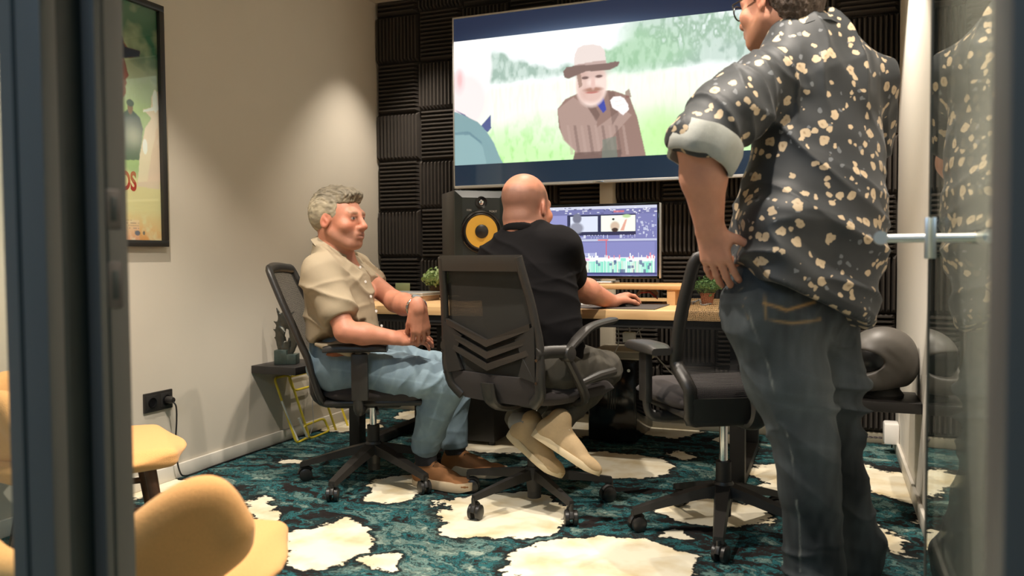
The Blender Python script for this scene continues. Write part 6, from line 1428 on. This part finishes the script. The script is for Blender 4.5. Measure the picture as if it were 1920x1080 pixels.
# ------------------------------------------------------------------ standing man in the floral shirt
def man_floral():
    base = V3(.03, 2.36, 0)
    t = thing('person', 'standing man in a dark floral shirt with one hand on his hip', 'person', base)
    R_ = nrm(CR*[1, 1, 0]); FW = nrm(CF*[1, 1, 0]); UP = V3(0, 0, 1)
    an = math.radians(-24); HD = R_*math.sin(an)+FW*math.cos(an); SD = R_*math.cos(an)-FW*math.sin(an)      # heading, his right
    hc = U(1460, 4, 2.30); hk = 1.06
    hf = Frame(hc, -R_*math.sin(.58)+FW*math.cos(.58)-UP*.04, UP)
    sh_l, sh_r = U(1432, 156, 2.20), U(1622, 162, 2.36)
    el_l, wr_l = U(1312, 272, 2.06), U(1330, 424, 2.14)
    el_r, wr_r = U(1625, 312, 2.56), U(1560, 400, 2.62)
    nb = U(1500, 68, 2.29); HS = -1
    F = Field(U(1480, 300, 2.2)-[.42, .42, .42], U(1500, 100, 2.4)+[.36, .38, .45], .0038)
    head(F, hf, hk, 1.1)
    F.cone(hf(0, -.034, -.05), nb, .066, .07, .03); F.cone(nb, nb-UP*.12, .075, .11, .03); F.cone(sh_l, sh_r, .05, .05, .04); ch = (sh_l+sh_r)/2-UP*.1; bl = U(1520, 470, 2.28); F.cone(ch, bl, .12, .12, .05)
    F.chain([sh_l, el_l], [.055, .052], .02); F.chain([el_l, el_l*.62+wr_l*.38, wr_l], [.056, .058, .038], .02)
    F.chain([sh_r, el_r], [.055, .05], .02); F.chain([el_r, el_r*.66+wr_r*.34, wr_r], [.05, .05, .034], .02)
    hand(F, wr_l+UP*.0, R_*.22-UP*.97+FW*.05, -R_*.55-FW*.80+UP*.05, HS, [(.30, .25, .2), (.34, .28, .2), (.36, .3, .2), (.40, .3, .2)], .10, 1.04, (.95, -.1, .1))
    hand(F, wr_r, HD*.6-R_*.6, UP*.3-HD, -1, [.4]*4, .06, 1.0)
    P, Q = F.nets(); P = relax(P, Q, 2, .4); B = srgb(190, 136, 112)
    c = skin_tone(P, B); x, y, z = [v/hk for v in hf.loc(P)]; isH = (np.sqrt(x*x+y*y+z*z) < .19) & (z > -.13); hcm = head_color(P, hf, hk, B, srgb(90, 60, 40), srgb(140, 100, 74), .55); c[isH] = hcm[isH]
    skin_mesh('body', P, Q, M_skin, t, base, c)
    # hair
    F = Field(hc-.2, hc+.2, .0034); A = hf.ax; k = hk
    F.ell(hf(0, -.022*k, .036*k), A, (.087*k, .108*k, .096*k), .01); F.ell(hf(0, -.062*k, -.015*k), A, (.074*k, .060*k, .085*k), .03)
    F.put(lambda X, Y, Z: np.maximum(-(((X-hc[0])*hf.f[0]+(Y-hc[1])*hf.f[1]+(Z-hc[2])*hf.f[2])-.035*k), (((X-hc[0])*hf.u[0]+(Y-hc[1])*hf.u[1]+(Z-hc[2])*hf.u[2])-.06*k)), F.lo, F.lo+F.h*F.n, .012, 's', 0)
    F.put(lambda X, Y, Z: np.maximum(-(((X-hc[0])*hf.f[0]+(Y-hc[1])*hf.f[1]+(Z-hc[2])*hf.f[2])+.022*k), (((X-hc[0])*hf.u[0]+(Y-hc[1])*hf.u[1]+(Z-hc[2])*hf.u[2])+.00*k)), F.lo, F.lo+F.h*F.n, .01, 's', 0)
    F.cut(hf(0, 0, -.105*k), -hf.u, k=.01)
    for s in (-1, 1): F.ell(hf(s*.088*k, .0, -.014*k), A, (.022*k, .024*k, .036*k), .008, 's')
    P, Q = F.nets(); N = vnormals(P, Q); P = P+N*(.0035*vnoise(P, (160, 160, 45), 171)+.002*vnoise(P, (300, 300, 80), 172))[:, None]
    skin_mesh('hair', P, Q, M_hairb, t, base)
    # glasses
    gl = MB(); k = hk
    for s in (-1, 1):
        ring = [hf(s*.031*k+.024*k*math.cos(a), .112*k-.006*abs(math.cos(a)), -.004*k+.019*k*math.sin(a)) for a in np.linspace(0, 2*PI, 20, endpoint=False)]; gl.tube(ring, .0022, 6, closed=True)
        gl.tube([hf(s*.055*k, .108*k, .004*k), hf(s*.078*k, .09*k, .006*k), hf(s*.084*k, .02*k, .012*k), hf(s*.083*k, -.012*k, .004*k)], .0022, 6)
    gl.tube([hf(-.009*k, .112*k, .0), hf(.009*k, .112*k, .0)], .0022, 6); g = rel(gl, base).obj('glasses', mat('dark_glasses_frame', (.02, .016, .012), .3), t)
    for s in (-1, 1): rel(MB().add([hf(s*.031*k+.022*k*math.cos(a), .111*k, -.004*k+.017*k*math.sin(a)) for a in np.linspace(0, 2*PI, 16, endpoint=False)], [tuple(range(16))]), base).obj('lens', M_lens, g, smooth=False)
    # shirt
    F = Field(U(1500, 420, 2.2)-[.44, .42, .38], U(1530, 200, 2.36)+[.36, .40, .40], .0050)
    st_ = [(U(1508, 100, 2.29), .115, .095), (U(1527, 148, 2.29), .185, .110), (U(1533, 215, 2.29), .200, .130), (U(1533, 310, 2.28), .200, .145), (U(1522, 400, 2.27), .208, .175), (U(1506, 480, 2.27), .200, .190), (U(1490, 560, 2.27), .188, .195), (U(1484, 620, 2.27), .18, .195)]
    for (a, w0, d0), (b, w1, d1) in zip(st_[:-1], st_[1:]): F.cone(a, b, w0, w1, .04, (HD, (w0/d0+w1/d1)/2))
    F.cone(U(1462, 440, 2.15), U(1452, 540, 2.12), .10, .10, .05)
    F.cone(sh_l+UP*.005, sh_r+UP*.005, .070, .072, .06); F.cone(nb-UP*.045, sh_l, .06, .07, .04); F.cone(nb-UP*.045, sh_r, .06, .07, .04)
    F.chain([sh_l, (sh_l+el_l)/2+UP*.01, el_l], [.085, .088, .078], .03)
    sr = sh_r+(el_r-sh_r)*.72; F.chain([sh_r, sr], [.086, .082], .03)
    F.cut(el_l+V3(0, 0, -.012), nrm(wr_l-el_l)*.9+R_*-.25, el_l-.13, el_l+.13, .003); dr = nrm(el_r-sh_r); F.cut(sr+dr*.03, dr, sr-.12, sr+.12, .003)
    F.cone(nb+UP*.03, hf(0, -.034, -.03), .075, .07, .01, None, 's')
    for a, b in ((U(1384, 458, 2.1), U(1432, 528, 2.1)), (U(1430, 524, 2.1), U(1626, 600, 2.1))):
        e = b-a; cn = np.cross(nrm(e), FW); F.cut((a+b)/2, cn*(1 if cn[2] < 0 else -1), k=.004)
    P, Q = F.nets(); N = vnormals(P, Q)
    arm = np.exp(-(np.linalg.norm(P-(sh_l+el_l)/2, axis=1)/.15)**2); bt = np.clip((1.25-P[:, 2])/.3, 0, 1); ad = nrm(el_l-sh_l)
    d = .034*arm*folds(P, ad*.9+UP*.3, .07, 181)+.030*bt*folds(P, UP*.93+R_*.3, .085, 184)+.016*folds(P, UP*.6+R_*.7, .09, 187)+.024*np.clip((P[:, 2]-1.3)/.15, 0, 1)*folds(P, R_*.9+UP*.2, .07, 189)+.006*vnoise(P, 10, 190)-.003
    P = P+N*(d-.004)[:, None]; P = relax(P, Q, 1, .35)
    s_ = skin_mesh('shirt', P, Q, M_floral, t, base)
    # collar, yoke seam, rolled cuff
    mb = MB(); secs = []
    CN = nrm(UP*.88+HD*.47); CA = nrm(HD*.88-UP*.47); cc = U(1500, 68, 2.29)
    for a_ in np.linspace(-2.6, 2.6, 30):
        fr_ = (1-math.cos(a_))/2; drr = -CA*math.cos(a_)*1.05+SD*math.sin(a_)
        p = cc+drr*.077+CN*(.026-.012*fr_); o_ = cc+drr*(.094+.014*fr_)-CN*(.034+.020*fr_); secs.append([p-drr*.003, p+drr*.005+CN*.003, o_+drr*.005, o_-drr*.003])
    rel(mb.loft(secs), base).obj('collar', M_floral, s_, ang=70)
    cx = nrm(wr_l-el_l)*.85-R_*.28+R_*.45; cx = nrm(U(1322, 325, 2.07)-U(1345, 268, 2.08)); c0 = el_l+UP*.0+R_*.012
    u1 = nrm(np.cross(cx, FW)); u2 = np.cross(cx, u1); secs = []
    prof = [(-.030, .078), (-.032, .088), (-.010, .094), (.022, .092), (.048, .087), (.050, .078), (.02, .074), (-.02, .072)]
    for a_ in np.linspace(0, 2*PI, 41):
        wv = .004*math.sin(3*a_+1)+.003*math.sin(7*a_); secs.append([c0+cx*(h_+wv*.8)+(math.cos(a_)*u1+.92*math.sin(a_)*u2)*(r_+wv) for h_, r_ in prof])
    rel(MB().loft(secs, True, False), base).obj('rolled_cuff', M_cuff, s_, ang=70)
    # jeans
    F = Field(U(1500, 1080, 2.25)-[.40, .42, .12], U(1520, 520, 2.35)+[.36, .40, .14], .0050)
    pv = U(1484, 560, 2.26); hp_l, hp_r = U(1446, 590, 2.20), U(1528, 590, 2.34)
    kn_l, an_l = U(1508, 815, 2.20), V3(*U(1528, 1085, 2.25)[:2], .09)
    kn_r, an_r = U(1556, 815, 2.38), V3(*U(1598, 1060, 2.44)[:2], .09)
    F.cone(pv+UP*.10, pv, .176, .180, .04, (HD, 1.30)); F.cone(hp_l, hp_r, .118, .112, .04)
    for hp, kn, an_ in ((hp_l, kn_l, an_l), (hp_r, kn_r, an_r)):
        F.chain([hp, hp*.5+kn*.5, kn], [.122, .106, .083], .03); F.chain([kn, kn*.6+an_*.4, an_], [.083, .079, .080], .02); F.cut(an_-UP*.05, -UP, an_-.14, an_+.14, .003)
        F.cone(an_, an_-UP*.05, .080, .082, .02)
    F.cut(pv+UP*.135, UP, k=.004)
    P, Q = F.nets(); N = vnormals(P, Q)
    km = np.exp(-(np.abs(P[:, 2]-.50)/.13)**2); low = np.exp(-((P[:, 2]-.06)/.12)**2); hi = np.clip((P[:, 2]-.72)/.1, 0, 1)
    d = (.009+.026*km+.028*low)*folds(P, UP*.95+R_*.25, .06, 201)+.012*hi*folds(P, UP*.7-R_*.7, .07, 204)+.010*folds(P, UP*.7+R_*.7, .10, 209)+.004*vnoise(P, 12, 207)-.004; P = P+N*d[:, None]; P = relax(P, Q, 1, .35)
    fade = np.exp(-((P[:, 2]-.62)/.18)**2)*.35
    c = denim(P, srgb(26, 30, 33), srgb(90, 97, 100), .20+fade+.3*km*folds(P, UP*.95+R_*.25, .048, 201), 208)
    # stitched seams: outer left leg, pocket edges
    def line(pts, wd, col, amt):
        nonlocal c
        best = np.full(len(P), 9.)
        for a2, b2 in zip(pts[:-1], pts[1:]):
            # distance measured across the view-independent seam plane: drop the component along the surface normal
            ab = b2-a2; tt = np.clip(((P-a2)@ab)/(ab@ab), 0, 1); r3 = P-(a2+tt[:, None]*ab); r3 = r3-(np.sum(r3*N, 1))[:, None]*N; best = np.minimum(best, np.linalg.norm(r3, axis=1)+np.where(np.linalg.norm(P-(a2+tt[:, None]*ab), axis=1) > .09, 1, 0))
        m_ = np.exp(-(best/wd)**2)[:, None]*amt; c = c*(1-m_)+m_*np.array(col)
    def on(px, py, z): return U(px, py, z)
    line([on(1392, 560, 2.09), on(1430, 690, 2.08), on(1462, 830, 2.09), on(1482, 950, 2.13), on(1492, 1075, 2.17)], .0035, srgb(150, 152, 146), .55)
    line([on(1432, 545, 2.08), on(1436, 600, 2.07), on(1485, 606, 2.08), on(1538, 598, 2.11)], .0035, srgb(160, 130, 84), .6); line([on(1432, 568, 2.08), on(1474, 582, 2.07), on(1528, 566, 2.10)], .0035, srgb(176, 136, 80), .7)
    line([on(1345, 545, 2.14), on(1372, 525, 2.12), on(1386, 552, 2.10)], .0035, srgb(140, 128, 104), .5); line([on(1376, 585, 2.10), on(1382, 570, 2.10), on(1396, 600, 2.09)], .003, srgb(150, 128, 90), .5)
    skin_mesh('jeans', P, Q, M_denim, t, base, c)
    pts = [pv+UP*.105+(HD*.134*math.cos(a_)+SD*.176*math.sin(a_)) for a_ in np.linspace(0, 2*PI, 32, endpoint=False)]
    b_ = rel(MB().tube(pts, .015, 8, closed=True, flat=((0, 0, 1), 1.3)), base).obj('belt', M_leather, t)
    # watch on the left wrist
    for an_, nm in ((an_l, 0), (an_r, 1)):
        HF = nrm(FW+R_*.15); heel = V3(an_[0], an_[1], .004)-HF*.07; toe = heel+HF*.30; F = Field(np.minimum(heel, toe)-[.1, .1, .01], np.maximum(heel, toe)+[.1, .1, .2], .006); shoe(F, heel, toe, UP, .05); P, Q = F.nets(); P = relax(P, Q, 2, .5)
        so = skin_mesh('shoe', P, Q, M_shoe, t, base, np.tile(np.array(srgb(60, 50, 44)), (len(P), 1))); rel(sole_mesh(heel, toe, UP, .042, .052), base).obj('sole', M_rubber, so)
man_floral()
# ================================================================== lounge chairs
def lounge_chair():
    t = thing('lounge_chair', 'x', 'chair')
    SH = .366
    F = Field((-.45, -.42, .22), (.45, .42, .72), .006)
    # scooped backrest with two rounded ears
    n = 31
    for i in range(n):
        u = -1+2*i/(n-1); a = u*1.02
        x = .325*math.sin(a); y = -.02-.265*math.cos(a)
        top = .445+.110*sstep(.12, .80, abs(u))-.9*max(0, abs(u)-.84)**1.4
        low = .385+.14*max(0, abs(u)-.45)**1.2
        F.cone((x*.93, y*.90+.012, low), (x, y-.012, top), .030, .028, .03)
    P, Q = F.nets(); P = relax(P, Q, 3, .5); skin_mesh('backrest', P, Q, M_yellowf, t, (0, 0, 0))
    F = Field((-.40, -.36, .26), (.40, .40, .50), .006)
    F.ell((0, .03, SH-.032), ((1, 0, 0), (0, 1, 0), (0, 0, 1)), (.285, .275, .034), .02); F.box((0, .03, SH-.030), ((1, 0, 0), (0, 1, 0), (0, 0, 1)), (.225, .215, .024), .022, .05); F.ell((0, -.2, SH-.01), ((1, 0, 0), (0, 1, 0), (0, 0, 1)), (.24, .09, .05), .05)
    P, Q = F.nets(); P = relax(P, Q, 3, .5); skin_mesh('seat', P, Q, M_yellowf, t, (0, 0, 0))
    for sx in (-1, 1):
        MB().tube([(sx*.17, .17, SH-.05), (sx*.215, .215, 0)], [.019, .012], 12).obj('leg', M_walnut, t); MB().tube([(sx*.17, -.15, SH-.05), (sx*.215, -.215, 0)], [.019, .012], 12).obj('leg', M_walnut, t)
        MB().tube([(sx*.19, .188, SH-.19), (sx*.19, -.175, SH-.19)], .011, 10).obj('stretcher', M_walnut, t)
    MB().tube([(-.19, 0, SH-.19), (.19, 0, SH-.19)], .010, 10).obj('stretcher', M_walnut, t)
    for sx in (-.16, .16): MB().tube([(sx, -.19, SH-.04), (sx*1.1, -.235, .43)], .012, 10).obj('back_support', M_walnut, t)
    return t
l1 = lounge_chair(); l1.location = (-1.275, 1.20, 0); l1.rotation_euler.z = math.radians(18.4); tag(l1, 'yellow upholstered lounge chair nearest the door post', 'chair', 'yellow lounge chairs')
l2 = copy_tree(l1); l2.location = (-2.22, 1.90, 0); l2.rotation_euler.z = math.radians(-38.6); tag(l2, 'yellow upholstered lounge chair with walnut legs below the socket', 'chair', 'yellow lounge chairs')

# ================================================================== bronze sculpture, leaning tube sign, helmet
def sculpture():
    b = onX(540, 686, XL+.125); bx, by, bz = XL+.125, 3.345, .4282
    t = thing('sculpture', 'dark bronze winged sculpture on a stone block', 'sculpture', (bx, by, bz), YAW)
    MB().rbox(-.052, .010, -.040, .040, 0, .072, .003).obj('block', M_stone, t); MB().rbox(.008, .056, -.038, .038, 0, .050, .003).obj('block', M_stone, t)
    F = Field((-.10, -.06, .04), (.10, .06, .32), .0028)
    S = lambda pts, rs, fl=1.8: F.chain([V3(*p) for p in pts], rs, .008, ((0, 1, 0), fl))
    S(crom([(.02, 0, .05), (.045, 0, .11), (.048, 0, .16), (.030, 0, .215), (.008, 0, .245), (.012, 0, .27)], 3), np.interp(np.arange(16), [0, 8, 15], [.013, .012, .005]))
    S(crom([(-.02, 0, .06), (-.035, 0, .12), (-.038, 0, .18), (-.030, 0, .23), (-.045, 0, .278)], 3), np.interp(np.arange(13), [0, 5, 12], [.018, .014, .004]))
    for x, z in ((-.062, .135), (-.066, .175), (-.064, .215)): F.cone((-.034, 0, z-.02), (x, 0, z), .012, .002, .006, ((0, 1, 0), 1.8))
    S(crom([(-.03, .004, .10), (.0, .010, .13), (.028, .006, .18), (.012, 0, .225)], 3), np.interp(np.arange(10), [0, 9], [.011, .005]))
    S(crom([(-.03, -.006, .18), (-.005, -.010, .155), (.012, -.010, .11), (.004, -.006, .06)], 3), np.interp(np.arange(10), [0, 9], [.006, .010]))
    F.cone((.0, 0, .055), (.0, 0, .10), .024, .012, .01, ((0, 1, 0), 1.5)); F.cone((.010, 0, .24), (.045, 0, .262), .009, .002, .006); F.cone((-.01, 0, .20), (-.012, 0, .262), .010, .002, .008, ((0, 1, 0), 1.6))
    for c_, r_, tl in (((-.022, 0, .155), (.020, .007, .075), .12), ((.030, 0, .150), (.016, .007, .080), -.05), ((-.004, 0, .215), (.014, .006, .045), -.35)):
        F.ell(c_, ((math.cos(tl), 0, -math.sin(tl)), (0, 1, 0), (math.sin(tl), 0, math.cos(tl))), r_, .008)
    F.ell((.004, 0, .135), ((1, 0, 0), (0, 1, 0), (0, 0, 1)), (.010, .03, .026), .004, 's')
    P, Q = F.nets(); P = relax(P, Q, 1, .4); skin_mesh('figure', P, Q, M_bronze, t, (0, 0, 0))
sculpture()
def tube_sign():
    # leans on the wall: foot out from the wall, top against it
    p0 = V3(-2.545, 3.45, 0.008); n = nrm(V3(.36, 0, .085))
    def q(px, py): d = ray(px, py); return CC+d*(np.dot(p0-CC, n)/np.dot(d, n))
    base = V3(-2.545, 3.62, 0)
    t = thing('tube_sign', 'yellow outline tube sign leaning against the wall under the shelf', 'sign', base)
    def rnd(loop, k=.22):
        out = []; m_ = len(loop)
        for i in range(m_):
            a, b, c = [np.array(loop[(i+j) % m_], float) for j in (-1, 0, 1)]; ra = min(k, 9/np.linalg.norm(a-b)); rc = min(k, 9/np.linalg.norm(c-b))
            for f in np.linspace(0, 1, 5): out.append((1-f)**2*(b+(a-b)*ra)+2*f*(1-f)*b+f*f*(b+(c-b)*rc))
        return out
    for loop in ([(514, 709), (542, 703), (580, 819), (556, 831)], [(541, 707), (582, 697), (588, 723), (551, 733)], [(567, 800), (607, 784), (618, 808), (581, 823)], [(608, 742), (630, 735), (655, 806), (632, 813)], [(630, 738), (668, 726), (674, 748), (638, 760)]):
        o = MB().tube([q(*p)-base for p in rnd(loop)], .0064, 8, closed=True).obj('tube', M_neon, t)
    for a, b in (((524, 752), (556, 826)), ((556, 784), (574, 820))):
        MB().tube([q(a[0]+3, a[1])+n*.004-base, q(b[0]+1, b[1])+n*.004-base], .0058, 8).obj('inner_tube', M_neonw, t)
    pts = [q(588, 726), q(584, 760), q(586, 790), q(580, 815)]; MB().tube(crom([p+n*.006-base for p in pts], 5), .002, 6).obj('wire', M_cablew, t)
    ms = [q(512, 705), q(676, 690), q(690, 800), q(548, 833)]; 
tube_sign()
def helmet():
    # plain full-face helmet on a dark foam neck block
    bx, by, bz = XR-.134, 3.36, .4162
    t = thing('helmet', 'matte dark grey full-face helmet on the right wall shelf', 'helmet', (bx, by, bz), math.radians(128))
    k = .86
    fr = Frame((0, 0, .142), (0, 1, -.08), (0, 0, 1)); A = fr.ax
    F = Field((-.18, -.2, -.02), (.18, .2, .3), .0035)
    F.ell(fr(0, -.01, .012), A, (.112, .132, .110), .02); F.ell(fr(0, .0, -.05), A, (.108, .128, .075), .05); F.ell(fr(0, .055, -.07), A, (.078, .085, .045), .04)
    F.cut(fr(0, 0, -.112), -fr.u, k=.012)
    F.ell(fr(0, .125, .006), A, (.125, .09, .046), .010, 's'); F.ell(fr(0, .01, -.12), A, (.085, .10, .09), .01, 's')
    P, Q = F.nets(); P = relax(P, Q, 2, .5); skin_mesh('shell', P, Q, M_helmet, t, (0, 0, 0))
    F = Field((-.18, -.2, -.02), (.18, .2, .3), .004); F.ell(fr(0, -.010, .010), A, (.1085, .1285, .1065), .02); F.cut(fr(0, 0, -.055), -fr.u); F.cut(fr(0, 0, .06), fr.u); F.cut(fr(0, -.02, 0), -fr.f)
    P, Q = F.nets(); skin_mesh('visor', P, Q, M_helmd, t, (0, 0, 0))
    MB().lathe([(0, 0), (.082, 0), (.084, .012), (.070, .03), (.066, .08), (0, .085)], 24).obj('neck_block', M_blackm, t)
    for i in range(5): MB().rbox(-.034+.015*i, -.026+.015*i, .131, .139, .052, .074, .002).obj('chin_vent', M_helmd, t)
helmet()
